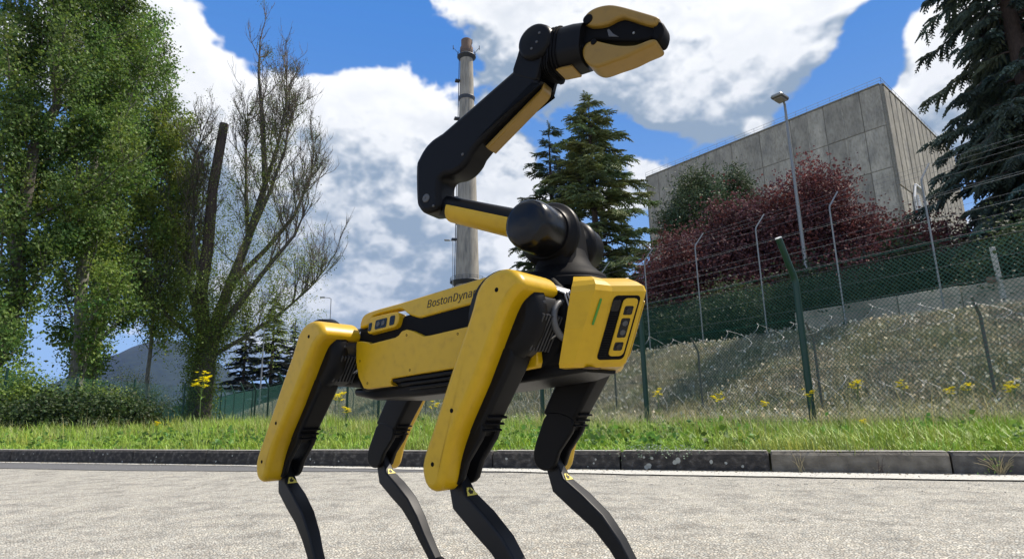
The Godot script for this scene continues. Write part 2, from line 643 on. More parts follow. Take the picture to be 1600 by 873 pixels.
func make_materials() -> void:
	var road := road_texture(1024, 5, 1.0)
	var m := plain(Color.WHITE, 0.92)
	m.albedo_texture = road[0]
	m.heightmap_enabled = true
	m.heightmap_texture = road[1]
	m.heightmap_scale = 0.35
	m.uv1_triplanar = true
	m.uv1_world_triplanar = true
	m.uv1_scale = Vector3.ONE / 1.5
	m.detail_enabled = true
	m.detail_blend_mode = BaseMaterial3D.BLEND_MODE_MUL
	m.detail_albedo = noise_tex(0.012, 4, [[0.0, Color(0.62, 0.61, 0.6)], [0.35, Color(0.86, 0.855, 0.84)], [0.6, Color(0.97, 0.96, 0.94)], [1.0, Color(1.0, 0.985, 0.93)]], 31)
	m.uv2_triplanar = true
	m.uv2_world_triplanar = true
	m.uv2_scale = Vector3.ONE / 4.7
	mats.road = m
	mats.old_asphalt = ramped(0.11, 3, [[0.0, Color(0.05, 0.05, 0.052)], [0.5, Color(0.115, 0.115, 0.115)], [1.0, Color(0.2, 0.2, 0.195)]], 8, 0.6, 0.9)
	mats.grit = plain(Color.WHITE, 0.95)
	mats.grit.vertex_color_use_as_albedo = true
	mats.crack = plain(Color(0.05, 0.047, 0.042), 0.95)
	mats.gutter = ramped(0.05, 5, [[0.0, Color(0.26, 0.25, 0.22)], [0.45, Color(0.5, 0.49, 0.44)], [1.0, Color(0.66, 0.64, 0.58)]], 9, 0.7, 0.9)
	# kerb: bare grey concrete, and concrete under a black crust with pale lichen
	mats.kerb = ramped(0.02, 6, [[0.0, Color(0.07, 0.06, 0.047)], [0.4, Color(0.145, 0.128, 0.10)], [1.0, Color(0.26, 0.235, 0.19)]], 14, 1.1, 0.9)
	add_bump(mats.kerb, 0.12, 4, 15, 0.4)
	mats.kerb_mid = ramped(0.02, 6, [[0.0, Color(0.045, 0.042, 0.038)], [0.5, Color(0.10, 0.092, 0.08)], [1.0, Color(0.22, 0.205, 0.18)]], 13, 1.1, 0.9)
	add_bump(mats.kerb_mid, 0.12, 4, 15, 0.4)
	mats.kerb_top = ramped(0.05, 5, [[0.0, Color(0.16, 0.15, 0.13)], [0.5, Color(0.34, 0.33, 0.3)], [1.0, Color(0.5, 0.48, 0.44)]], 16, 0.6, 0.9)
	mats.kerb_dark = ramped(0.03, 6, [[0.0, Color(0.015, 0.015, 0.015)], [0.5, Color(0.042, 0.037, 0.033)], [0.7, Color(0.08, 0.07, 0.06)], [0.86, Color(0.13, 0.125, 0.115)], [1.0, Color(0.3, 0.29, 0.27)]], 17, 0.9, 0.92)
	add_bump(mats.kerb_dark, 0.12, 4, 18, 0.5)
	mats.lichen = ramped(0.08, 3, [[0.0, Color(0.22, 0.23, 0.2)], [1.0, Color(0.5, 0.5, 0.46)]], 19, 0.1, 0.95)
	mats.soil = ramped(0.03, 6, [[0.0, Color(0.05, 0.055, 0.02)], [0.5, Color(0.12, 0.115, 0.06)], [1.0, Color(0.22, 0.2, 0.12)]], 20, 2.3, 1.0)
	mats.soil.detail_enabled = true
	mats.soil.detail_blend_mode = BaseMaterial3D.BLEND_MODE_MUL
	mats.soil.detail_albedo = noise_tex(0.01, 4, [[0.0, Color(0.6, 0.6, 0.6)], [1.0, Color(1, 1, 1)]], 33)
	mats.soil.uv2_triplanar = true
	mats.soil.uv2_world_triplanar = true
	mats.soil.uv2_scale = Vector3.ONE / 17.0
	mats.dry_soil = ramped(0.03, 6, [[0.0, Color(0.15, 0.145, 0.10)], [0.5, Color(0.33, 0.315, 0.225)], [1.0, Color(0.5, 0.48, 0.38)]], 23, 1.7, 1.0)
	mats.hill = ramped(0.02, 6, [[0.0, Color(0.010, 0.020, 0.018)], [1.0, Color(0.03, 0.05, 0.032)]], 22, 400.0, 1.0)
	# building and stack
	mats.panels = []
	for k in 4:
		var p := ramped(0.011, 6, concrete_ramp([1.24, 1.36, 1.5, 1.14][k], 1.02), 40 + k, 9.0 + k, 0.9)
		p.uv1_scale = Vector3(1.0, 0.28, 1.0) / (7.0 + k)
		p.detail_enabled = true
		p.detail_blend_mode = BaseMaterial3D.BLEND_MODE_MUL
		p.detail_albedo = noise_tex(0.06, 4, [[0.0, Color(0.5, 0.49, 0.47)], [0.35, Color(0.82, 0.81, 0.79)], [0.6, Color(0.97, 0.97, 0.96)], [1.0, Color(1, 1, 1)]], 50 + k)
		p.uv2_triplanar = true
		p.uv2_world_triplanar = true
		p.uv2_scale = Vector3(1.0, 0.14, 1.0) / 5.0
		mats.panels.push_back(p)
	mats.joint = ramped(0.03, 5, concrete_ramp(0.85), 45, 6.0, 0.95)
	mats.stack = ramped(0.01, 5, concrete_ramp(1.0, 1.03), 46, 14.0, 0.9)
	mats.stack.uv1_scale = Vector3(1, 0.16, 1) / 6.0
	mats.rust = ramped(0.05, 4, [[0.0, Color(0.12, 0.075, 0.05)], [1.0, Color(0.24, 0.17, 0.12)]], 47, 3.0, 0.9)
	mats.steel = plain(Color(0.3, 0.31, 0.31), 0.45, 0.6)
	mats.dark_steel = plain(Color(0.05, 0.055, 0.06), 0.5, 0.3)
	mats.white_paint = plain(Color(0.7, 0.7, 0.68), 0.5)
	mats.blue_paint = plain(Color(0.03, 0.09, 0.2), 0.5)
	mats.galvanised = ramped(0.08, 3, [[0.0, Color(0.2, 0.21, 0.21)], [1.0, Color(0.32, 0.33, 0.33)]], 48, 0.3, 0.45)
	mats.galvanised.metallic = 0.5
	mats.wire = plain(Color(0.2, 0.21, 0.22), 0.5, 0.4)
	mats.razor = plain(Color(0.36, 0.36, 0.35), 0.55, 0.2)
	mats.post_green = ramped(0.06, 3, [[0.0, Color(0.004, 0.035, 0.022)], [1.0, Color(0.01, 0.06, 0.04)]], 49, 0.5, 0.38)
	mats.mesh_green = plain(Color(0.012, 0.12, 0.095), 0.45)
	mats.post_brown = ramped(0.1, 3, [[0.0, Color(0.06, 0.055, 0.05)], [1.0, Color(0.14, 0.13, 0.12)]], 51, 0.3, 0.7)
	mats.glass_lamp = plain(Color(0.5, 0.5, 0.48), 0.2)
	# plants
	for q in [["bark", Color(0.05, 0.045, 0.035), Color(0.17, 0.155, 0.13)], ["bark_pale", Color(0.10, 0.095, 0.08), Color(0.34, 0.33, 0.3)], ["bark_red", Color(0.05, 0.035, 0.03), Color(0.13, 0.10, 0.085)]]:
		mats[q[0]] = ramped(0.02, 5, [[0.0, q[1]], [1.0, q[2]]], 60, 0.8, 0.95)
		mats[q[0]].uv1_scale = Vector3(1, 0.25, 1) / 0.8
	mats.twig = plain(Color(0.13, 0.105, 0.085), 0.85)
	for q in [["leaf", 0.62, 0.9], ["needle", 0.65, 0.5], ["red_leaf", 0.72, 0.7], ["blade", 0.5, 0.6], ["straw", 0.6, 0.7]]:
		var l := plain(Color.WHITE, q[1])
		l.vertex_color_use_as_albedo = true
		l.backlight_enabled = true
		l.backlight = Color(q[2], q[2], q[2])
		mats[q[0]] = l
	mats.petal = plain(Color(0.92, 0.82, 0.03), 0.6)
	mats.petal.backlight_enabled = true
	mats.petal.backlight = Color(0.9, 0.86, 0.08)
	mats.stem = plain(Color(0.12, 0.2, 0.04), 0.7)
	mats.dry_stem = plain(Color(0.36, 0.3, 0.17), 0.8)
	mats.foliage = plain(Color(0.1, 0.19, 0.04), 0.6)
	mats.foliage.backlight_enabled = true
	mats.foliage.backlight = Color(0.4, 0.5, 0.15)
	# robot
	mats.yellow = plain(Color(0.6, 0.36, 0.002), 0.42)
	mats.yellow.albedo_texture = noise_tex(0.02, 5, [[0.0, Color(0.8, 0.79, 0.78)], [0.3, Color(0.94, 0.94, 0.94)], [0.55, Color(0.99, 0.99, 0.99)], [1.0, Color(1, 1, 1)]], 71)
	mats.yellow.uv1_triplanar = true
	mats.yellow.uv1_scale = Vector3.ONE * 3.0
	mats.yellow.roughness_texture = noise_tex(0.03, 4, [[0.0, Color(0.75, 0.75, 0.75)], [1.0, Color(1, 1, 1)]], 72)
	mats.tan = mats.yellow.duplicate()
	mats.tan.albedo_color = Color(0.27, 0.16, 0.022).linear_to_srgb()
	mats.black = plain(Color(0.008, 0.008, 0.009), 0.42)
	mats.black.metallic_specular = 0.25
	mats.black.roughness_texture = mats.yellow.roughness_texture
	mats.black.uv1_triplanar = true
	mats.black.uv1_scale = Vector3.ONE * 5.0
	mats.motor = plain(Color(0.03, 0.03, 0.032), 0.42)
	mats.matt = plain(Color(0.006, 0.006, 0.007), 0.6)
	mats.matt.metallic_specular = 0.2
	mats.gloss = plain(Color(0.006, 0.006, 0.007), 0.24)
	mats.gloss.metallic_specular = 0.4
	mats.shin = plain(Color(0.006, 0.0065, 0.008), 0.5)
	mats.shin.metallic_specular = 0.4
	mats.shin.roughness_texture = noise_tex(0.05, 5, [[0.0, Color(0.72, 0.72, 0.72)], [1.0, Color(1, 1, 1)]], 73)
	mats.shin.uv1_triplanar = true
	mats.shin.uv1_scale = Vector3.ONE * 8.0
	mats.grey = plain(Color(0.09, 0.09, 0.092), 0.5, 0.2)
	mats.cable = plain(Color(0.45, 0.45, 0.46), 0.35, 0.5)
	mats.lens = plain(Color(0.004, 0.004, 0.006), 0.06)
	mats.led = plain(Color(0.07, 0.26, 0.02), 0.35)
	mats.print_dark = plain(Color(0.03, 0.022, 0.01), 0.6)
	mats.sticker = plain(Color(0.75, 0.62, 0.12), 0.5)


# ------------------------------------------------------------------ ground, road, kerb
func struct(o: Node3D) -> Node3D:
	o.set_meta("kind", "structure")
	return o


func kerb_point(along: float, out: float, y: float) -> Vector3:      # along runs to the left
	var p := KERB_OUT * (KERB_AT + out) + KERB_RUN * along
	return Vector3(p.x, y, -p.y)


func strip(a0: float, a1: float, near: Array, y: float, step: float) -> Geo:   # a sheet along the kerb with uneven edges
	var g := Geo.new()
	var f := FastNoiseLite.new()
	f.frequency = 2.2
	var prev := []
	var a := a0
	while a <= a1 + 0.001:
		var k := clampf((a - near[0]) / (near[2] - near[0]), 0.0, 1.0)
		var o0: float = lerpf(near[1], near[3], k) + f.get_noise_2d(a, 3) * near[4]
		var now := [kerb_point(a, o0, y), kerb_point(a, 0.01, y)]
		if prev: g.level(prev[1], prev[0], now[0], now[1])
		prev = now
		a += step
	return g


func make_ground() -> void:
	var g := Geo.new()
	var a := kerb_point(-500.0, 0.02, 0.0)
	var b := kerb_point(500.0, 0.02, 0.0)
	var back := Vector3(KERB_OUT.x, 0, -KERB_OUT.y) * -600.0
	g.level(a + back, a, b, b + back)
	struct(part(g, "road", mats.road, self))
	# the old dark surface along the kerb, and the concrete gutter over it
	struct(part(strip(1.0, 40.0, [1.0, -0.2, 5.2, -0.68, 0.02], 0.004, 0.05), "road_edge", mats.old_asphalt, self))
	# grit, dry leaf scraps and dirt gathered along the foot of the kerb
	var grit := Scatter.new()
	for i in 5200:
		var al := rng.randf_range(-3.0, 9.0)
		var off := -absf(rng.randfn()) * 0.03 - 0.004 if rng.randf() < 0.6 else -rng.randf() * 0.9
		var p := kerb_point(al, off, 0.009 if off > -0.3 else 0.003)
		var big := rng.randf_range(0.4, 1.6) * (1.0 if off > -0.12 else 0.6)
		var c := Color(0.1, 0.08, 0.05).lerp(Color(0.45, 0.4, 0.3), rng.randf() * rng.randf())
		if off < -0.2: c = Color(0.2, 0.19, 0.17).lerp(Color(0.6, 0.58, 0.52), rng.randf())
		grit.put(Basis.from_euler(Vector3(rng.randfn() * 0.4, rng.randf() * TAU, rng.randfn() * 0.4)).scaled(Vector3(big, big * 0.6, big)), p, c)
	var crumb := Geo.new()
	crumb.ball(Vector3.ZERO, Vector3(0.006, 0.004, 0.004), 6)
	tag(scatter_part(grit, crumb.mesh(mats.grit), "kerbside_grit", self), "grit and scraps of dead leaf along the foot of the kerb", "grit")
	struct(part(strip(-12.0, 40.0, [0.6, -0.34, 4.6, -0.12, 0.03], 0.008, 0.05), "gutter", mats.gutter, self))
	# fine cracks wandering over the road
	for q in [[-1.6, -1.5, -0.2, 0.5], [0.3, -2.0, -0.9, 0.25], [5.2, -1.1, 0.8, 0.2], [3.4, -2.1, -0.5, 0.4], [-2.2, -0.9, 0.9, 0.1], [1.9, -0.75, -1.0, 0.12]]:
		var crack := Geo.new()
		var p := Vector2(q[0], q[1])
		var way := Vector2(q[2], q[3]).normalized()
		for i in 46:
			way = way.rotated(rng.randfn() * 0.42).lerp(Vector2(q[2], q[3]).normalized(), 0.12).normalized()
			var n := p + way * rng.randf_range(0.012, 0.04)
			var w := Vector2(-way.y, way.x) * rng.randf_range(0.0008, 0.0026) * sin(PI * (i + 1.0) / 47.0)
			crack.level(kerb_point(p.x - w.x, p.y - w.y, 0.0035), kerb_point(n.x - w.x, n.y - w.y, 0.0035), kerb_point(n.x + w.x, n.y + w.y, 0.0035), kerb_point(p.x + w.x, p.y + w.y, 0.0035))
			p = n
		struct(part(crack, "crack", mats.crack, self))
	# everything beyond the kerb: one sheet
	var outs := [0.10]
	while outs[-1] < 45.0: outs.push_back(outs[-1] + 0.45 + outs[-1] * 0.006)
	while outs[-1] < 3500.0: outs.push_back(outs[-1] * 1.14)
	var alongs := []
	var s := 0.0
	while s < 70.0:
		alongs.push_back(s)
		s += 0.6 + s * 0.008
	while s < 3500.0:
		alongs.push_back(s)
		s *= 1.15
	for k in range(1, alongs.size()): alongs.push_front(-alongs[2 * k - 1])
	var land := Geo.new()
	var wide: int = alongs.size()
	for o in outs:
		for al in alongs:
			var p := kerb_point(al, o, 0.0)
			p.y = ground_at(p.x, p.z)
			land.put(p, Vector3.UP)
	for j in outs.size() - 1:
		for i in wide - 1:
			var k: int = j * wide + i
			land.face(k, k + 1, k + wide + 1)
			land.face(k, k + wide + 1, k + wide)
	for j in outs.size():
		for i in wide:
			var x0: int = j * wide + maxi(i - 1, 0)
			var x1: int = j * wide + mini(i + 1, wide - 1)
			var y0: int = maxi(j - 1, 0) * wide + i
			var y1: int = mini(j + 1, outs.size() - 1) * wide + i
			var nn := (land.v[x1] - land.v[x0]).cross(land.v[y1] - land.v[y0]).normalized()
			land.n[j * wide + i] = nn if nn.y > 0.0 else -nn
	struct(part(land, "ground", mats.soil, self))
	# the bare dry bank behind the green fence
	var bank := Geo.new()
	var rows := 9
	var count := 0
	var along := -9.0
	while along < 110.0:
		for j in rows:
			var q := by_fence(along, 2.3 + j * 0.75)
			q.y = ground_at(q.x, q.z) + 0.012 + 0.05 * sin(j * 2.1 + along * 1.3) * sin(along * 0.7)
			bank.put(q, Vector3(-FENCE_OUT.x * 0.4, 0.91, FENCE_OUT.y * 0.4).normalized())
		if count > 0:
			for j in rows - 1:
				var k := (count - 1) * rows + j
				bank.face(k, k + 1, k + rows + 1)
				bank.face(k, k + rows + 1, k + rows)
		count += 1
		along += 0.5 + maxf(along, 0.0) * 0.03
	struct(part(bank, "bank", mats.dry_soil, self))


func make_kerb() -> void:
	var bed := Geo.new()
	var b0 := kerb_point(-60.0, 0.125, -0.4)
	var b1 := kerb_point(60.0, 0.125, -0.4)
	bed.quad(b0, b1, b1 + Vector3.UP * 0.515, b0 + Vector3.UP * 0.515)
	struct(part(bed, "kerb_bedding", mats.soil, self))
	var kerb := Node3D.new()
	kerb.name = "kerb"
	add_child(kerb)
	struct(kerb)
	tag(kerb, "long kerb of concrete blocks between the pale road and the grass verge", "kerb")
	var shade := {}
	var zero := 0.0                                   # a joint: to its right the blocks are bare grey, to its left black with crust
	for k in range(-9, 40):
		var a0 := zero + k * 1.0
		var bare := k < 0
		var g := Geo.new()
		var lift := rng.randf_range(-0.004, 0.004)
		var push := rng.randf_range(-0.006, 0.006)
		var gap := 0.005 if k != 0 else 0.009
		var rings := []
		var prof := [[0.0, 0.0], [0.004, 0.112], [0.018, 0.129], [0.128, 0.131], [0.13, 0.0]]
		var cuts := [0.0, 0.01, 0.2, 0.4, 0.6, 0.8, 0.99, 1.0]
		for c in cuts:
			var r := []
			var edge := 0.006 if c == 0.0 or c == 1.0 else 0.0
			for q in prof:
				var along: float = a0 + gap + c * (1.0 - gap * 2.0)
				var chip := 0.0 if edge > 0.0 else rng.randf_range(-0.003, 0.003)
				r.push_back(kerb_point(along, q[0] + push + (edge if q[0] < 0.05 else -edge) + chip, maxf(q[1] + lift - (edge if q[1] > 0.05 else 0.0) + chip, -0.02 if q[1] == 0.0 else 0.0)))
			rings.push_back(r)
		g.loft(rings, false)
		var block := part(g, "block", [mats.kerb_dark, mats.kerb, mats.kerb_mid][0 if not bare else (1 if k == -1 else 2)], kerb)
		# the trodden top edge is paler than the face
		var top := Geo.new()
		for i in 5:
			var t0 := a0 + gap * 2.0 + i * (1.0 - gap * 4.0) / 5.0
			var t1 := a0 + gap * 2.0 + (i + 1) * (1.0 - gap * 4.0) / 5.0
			var f0 := 0.022 + push + rng.randf() * 0.006
			top.level(kerb_point(t0, f0, 0.1345 + lift), kerb_point(t1, f0, 0.1345 + lift), kerb_point(t1, 0.12 + push, 0.1355 + lift), kerb_point(t0, 0.12 + push, 0.1355 + lift))
		part(top, "worn_top", mats.kerb_top, block)
		if not bare and k < 12:
			var spots := Geo.new()
			for i in 9 if k == 0 else 4:
				var r := rng.randf_range(0.004, 0.011) if k != 0 else rng.randf_range(0.008, 0.022)
				var c := kerb_point(a0 + rng.randf_range(0.1, 0.9), push - 0.0035, rng.randf_range(0.02, 0.1))
				var blob := []
				var out := Vector3(-KERB_OUT.x, 0, KERB_OUT.y)
				var side := Vector3(KERB_RUN.x, 0, -KERB_RUN.y)
				for j in 9:
					var a := TAU * j / 9
					var rr := r * rng.randf_range(0.75, 1.15)
					blob.push_back(c + (side * cos(a) + Vector3.UP * sin(a)) * rr)
				spots.cap(blob, out)
			part(spots, "lichen", mats.lichen, block, "stuff")


func make_hills() -> void:
	var f := FastNoiseLite.new()
	f.frequency = 0.0011
	f.fractal_octaves = 5
	f.seed = 4
	var g := Geo.new()
	var cols := 160
	var rows := 14
	for j in rows + 1:
		for i in cols + 1:
			var az := lerpf(-1.25, 1.25, i / float(cols))
			var r := 1900.0 + 190.0 * j
			var p := Vector3(sin(az) * r, 0, -cos(az) * r)
			var ridge := smoothstep(0.0, 6.0, j) * smoothstep(rows, 6.0, j)
			var lump := exp(-pow((az + 0.52) / 0.075, 2.0)) * 165.0 + 180.0
			p.y = -12.0 + ridge * (lump + f.get_noise_2d(p.x, p.z) * 170.0)
			g.put(p, Vector3.UP)
	for j in rows:
		for i in cols:
			var k := j * (cols + 1) + i
			g.face(k, k + 1, k + cols + 2)
			g.face(k, k + cols + 2, k + cols + 1)
	for j in rows + 1:
		for i in cols + 1:
			var c := cols + 1
			var nn := (g.v[j * c + mini(i + 1, cols)] - g.v[j * c + maxi(i - 1, 0)]).cross(g.v[mini(j + 1, rows) * c + i] - g.v[maxi(j - 1, 0) * c + i]).normalized()
			g.n[j * c + i] = nn if nn.y > 0.0 else -nn
	struct(part(g, "hills", mats.hill, self))


# ------------------------------------------------------------------ the concrete block and the stack
func make_building() -> void:
	var corner := Vector3(57.6, 0, -85.0)
	var left := Vector3(-28.7, 0, -36.3).normalized()        # along the broad face, away to the left
	var right := Vector3(22.9, 0, -20.7).normalized()        # along the ribbed face, away to the right
	var out_l := Vector3(-right.x, 0, -right.z)
	var out_r := Vector3(-left.x, 0, -left.z)
	var high := 49.4
	var long_l := 46.3
	var long_r := 42.0
	var b := thing("concrete_building", "huge windowless block of stained concrete panels rising behind the red trees", "building", corner)
	var g := Geo.new()
	var c := [Vector3.ZERO, left * long_l, left * long_l + right * long_r, right * long_r]
	for i in 4:
		var p: Vector3 = c[i]
		var q: Vector3 = c[(i + 1) % 4]
		g.quad(q, p, p + Vector3.UP * high, q + Vector3.UP * high)
	g.quad(c[3] + Vector3.UP * high, c[2] + Vector3.UP * high, c[1] + Vector3.UP * high, c[0] + Vector3.UP * high)
	var mid: Vector3 = (c[0] + c[2]) * 0.5
	var outward := Geo.new()
	outward.v = g.v; outward.n = g.n
	for i in range(0, g.v.size(), 4):
		var fc := (g.v[i] + g.v[i + 2]) * 0.5 - mid - Vector3.UP * high * 0.5
		for j in 4:
			if g.n[i].dot(fc) < 0.0: pass
		var flip := g.n[i].dot(fc) < 0.0
		for j in 4:
			if flip: outward.n[i + j] = -outward.n[i + j]
		outward.face(i, i + 1, i + 2)
		outward.face(i, i + 2, i + 3)
	var wall := part(outward, "wall", mats.joint, b)
	# broad face: sixteen bays, rows of tall panels
	var rows := [high, 42.6, 35.8, 29.0, 22.2, 15.4, 8.6, 1.8, 0.0]
	var bays := 16
	for r in rows.size() - 1:
		for k in bays:
			var a := 0.5 + k * (long_l - 0.9) / bays
			var w := (long_l - 0.9) / bays - 0.1
			var h: float = rows[r] - rows[r + 1] - 0.1
			var t := Transform3D(Basis(left, Vector3.UP, out_l), left * (a + w * 0.5) + Vector3.UP * (rows[r + 1] + 0.08 + h * 0.5) + out_l * (0.02 + rng.randf() * 0.03))
			var p := Geo.new()
			p.bevel_box(t, Vector3(w, h, 0.16), 0.03)
			part(p, "panel", mats.panels[rng.randi() % 4], wall)
			if r < 3 and k % 2 == 0:
				var rib := Geo.new()
				rib.bevel_box(Transform3D(t.basis, left * (a - 0.08) + Vector3.UP * (rows[r + 1] + h * 0.5) + out_l * 0.06), Vector3(0.26, h, 0.22), 0.03)
				part(rib, "rib", mats.panels[1], wall)
	# ribbed face: narrow full-height strips
	var strips := 15
	for k in strips:
		var a := 0.4 + k * (long_r - 0.8) / strips
		var w := (long_r - 0.8) / strips - 0.5
		for r in [[0.2, 16.4], [16.6, 32.8], [33.0, high - 0.2]]:
			var t := Transform3D(Basis(right, Vector3.UP, out_r), right * (a + w * 0.5) + Vector3.UP * ((r[0] + r[1]) * 0.5) + out_r * (0.05 + rng.randf() * 0.03))
			var p := Geo.new()
			p.bevel_box(t, Vector3(w, r[1] - r[0], 0.25), 0.05)
			part(p, "panel", mats.panels[(k + int(r[0])) % 3], wall)
	# roof edge with a capping and a thin rail
	var edge := Geo.new()
	for i in 4:
		var p: Vector3 = c[i]
		var q: Vector3 = c[(i + 1) % 4]
		var d := (q - p).normalized()
		edge.box(Transform3D(Basis(d, Vector3.UP, d.cross(Vector3.UP)), (p + q) * 0.5 + Vector3.UP * (high + 0.1)), Vector3((q - p).length() - 0.5, 0.2, 0.5))
	part(edge, "coping", mats.joint, b)
	var rail := Geo.new()
	for i in [0, 3]:
		var p: Vector3 = c[i]
		var q: Vector3 = c[(i + 1) % 4]
		for y in [0.65, 1.15]:
			rail.rod(p + Vector3.UP * (high + y), q + Vector3.UP * (high + y), 0.03, 4)
		var k := 24
		for j in k + 1:
			var s := p.lerp(q, j / float(k))
			rail.rod(s + Vector3.UP * high, s + Vector3.UP * (high + 1.15), 0.03, 4)
	part(rail, "roof_rail", mats.steel, b)
	# the large eight-sided emblem on the ribbed face
	var logo := Node3D.new()
	logo.name = "emblem"
	b.add_child(logo, true)
	logo.transform = Transform3D(Basis(right, Vector3.UP, out_r), right * 9.2 + Vector3.UP * 29.5 + out_r * 0.25)
	var oct := [Vector2(-1.6, -5.2), Vector2(1.6, -5.2), Vector2(3.4, -2.6), Vector2(3.4, 2.6), Vector2(1.6, 5.2), Vector2(-1.6, 5.2), Vector2(-3.4, 2.6), Vector2(-3.4, -2.6)]
	var board := Geo.new()
	board.plate(Transform3D.IDENTITY, oct, 0.0, 0.08)
	part(board, "board", mats.panels[0], logo)
	var frame := Geo.new()
	for i in 8:
		var p: Vector2 = oct[i]
		var q: Vector2 = oct[(i + 1) % 8]
		frame.rod(Vector3(p.x, p.y, 0.14), Vector3(q.x, q.y, 0.14), 0.22, 5)
	for s in [[-1.7, -3.4, -1.7, 3.4], [-1.7, 3.4, 1.7, -3.4], [1.7, -3.4, 1.7, 3.4]]:
		frame.rod(Vector3(s[0], s[1], 0.14), Vector3(s[2], s[3], 0.14), 0.26, 5)
	part(frame, "frame", mats.white_paint, logo)


func make_stack() -> void:
	var s := thing("chimney_stack", "tall tapering concrete stack with ladder and platforms, behind the robot arm", "chimney", Vector3(-13.6, -2.0, -180.0))
	var high := 125.4
	var shaft := Geo.new()
	var prof := []
	for k in 25:
		var y := high * 0.963 * k / 24.0
		prof.push_back([lerpf(4.75, 2.05, pow(k / 24.0, 0.85)), y])
	shaft.lathe(Transform3D.IDENTITY, prof, 40)
	part(shaft, "shaft", mats.stack, s)
	var crown := Geo.new()
	crown.lathe(Transform3D.IDENTITY, [[2.0, high * 0.955], [2.15, high * 0.96], [2.15, high * 0.975], [1.75, high * 0.98], [1.8, high * 0.998], [1.55, high], [1.3, high], [1.3, high * 0.97]], 32)
	part(crown, "crown", mats.rust, s)
	# ring platforms: the top one, and one near the trees
	for q in [[high * 0.948, 2.1, 3.1], [42.5, 4.1, 5.3], [104.0, 2.5, 2.75], [84.0, 3.0, 3.2], [62.0, 3.5, 3.7]]:
		var p := Geo.new()
		p.lathe(Transform3D.IDENTITY, [[q[1], q[0] - 0.9], [q[2], q[0]], [q[2], q[0] + 0.25], [q[1], q[0] + 0.3]], 28)
		var o := part(p, "platform", mats.dark_steel, s)
		if q[2] - q[1] > 0.6:
			var r := Geo.new()
			for k in 14:
				var a := TAU * k / 14
				var d = Vector3(cos(a), 0, sin(a)) * (q[2] - 0.1)
				r.rod(d + Vector3.UP * q[0], d + Vector3.UP * (q[0] + 1.4), 0.06, 4)
				var a2 := TAU * (k + 1) / 14
				var d2 = Vector3(cos(a2), 0, sin(a2)) * (q[2] - 0.1)
				for y in [0.8, 1.4]: r.rod(d + Vector3.UP * (q[0] + y), d2 + Vector3.UP * (q[0] + y), 0.05, 4)
			part(r, "handrail", mats.dark_steel, o)
	# ladder with its landings, up the left side towards us
	var ladder := Geo.new()
	var around := Vector3(-0.96, 0, 0.28)
	for k in 40:
		var y0 := 10.0 + k * 2.7
		var r0 := lerpf(4.75, 2.05, pow(y0 / (high * 0.963), 0.85)) + 0.35
		var r1 := lerpf(4.75, 2.05, pow((y0 + 2.7) / (high * 0.963), 0.85)) + 0.35
		for side in [-0.3, 0.3]:
			var off = Vector3(-around.z, 0, around.x) * side
			ladder.rod(around * r0 + off + Vector3.UP * y0, around * r1 + off + Vector3.UP * (y0 + 2.7), 0.07, 4)
		if k % 5 == 2: 
			ladder.box(Transform3D(Basis(around, Vector3.UP, Vector3(-around.z, 0, around.x)), around * (r0 + 0.45) + Vector3.UP * y0), Vector3(1.5, 0.5, 1.6))
	part(ladder, "ladder", mats.dark_steel, s)
	var arms := Geo.new()
	for d in [Vector3(1, 0, 0.2), Vector3(-1, 0, 0.3), Vector3(0.5, 0, 1)]:
		arms.rod(d * 2.6 + Vector3.UP * high * 0.957, d * 4.3 + Vector3.UP * (high * 0.957 + 1.8), 0.09, 4)
		arms.rod(d * 4.3 + Vector3.UP * (high * 0.957 + 1.1), d * 4.3 + Vector3.UP * (high * 0.957 + 2.6), 0.12, 4)
	part(arms, "aviation_lamp_bracket", mats.dark_steel, s)
	var frame := thing("steel_frame", "small blue railed steel platform far off above the robot's rear hip", "platform", Vector3(-32.6, 0, -120.0))
	var f := Geo.new()
	for x in [-2.2, -0.7, 0.8, 2.2]: f.rod(Vector3(x, 0, 0), Vector3(x, 17.9, 0), 0.12, 5)
	for y in [16.0, 16.8, 17.6]: f.rod(Vector3(-2.2, y, 0), Vector3(3.6, y, 0.6), 0.1, 5)
	part(f, "railing", mats.blue_paint, frame)
	var deck := Geo.new()
	deck.box(Transform3D(Basis.IDENTITY, Vector3(0.2, 15.4, -1.5)), Vector3(6.0, 0.5, 3.5))
	part(deck, "deck", mats.dark_steel, frame)


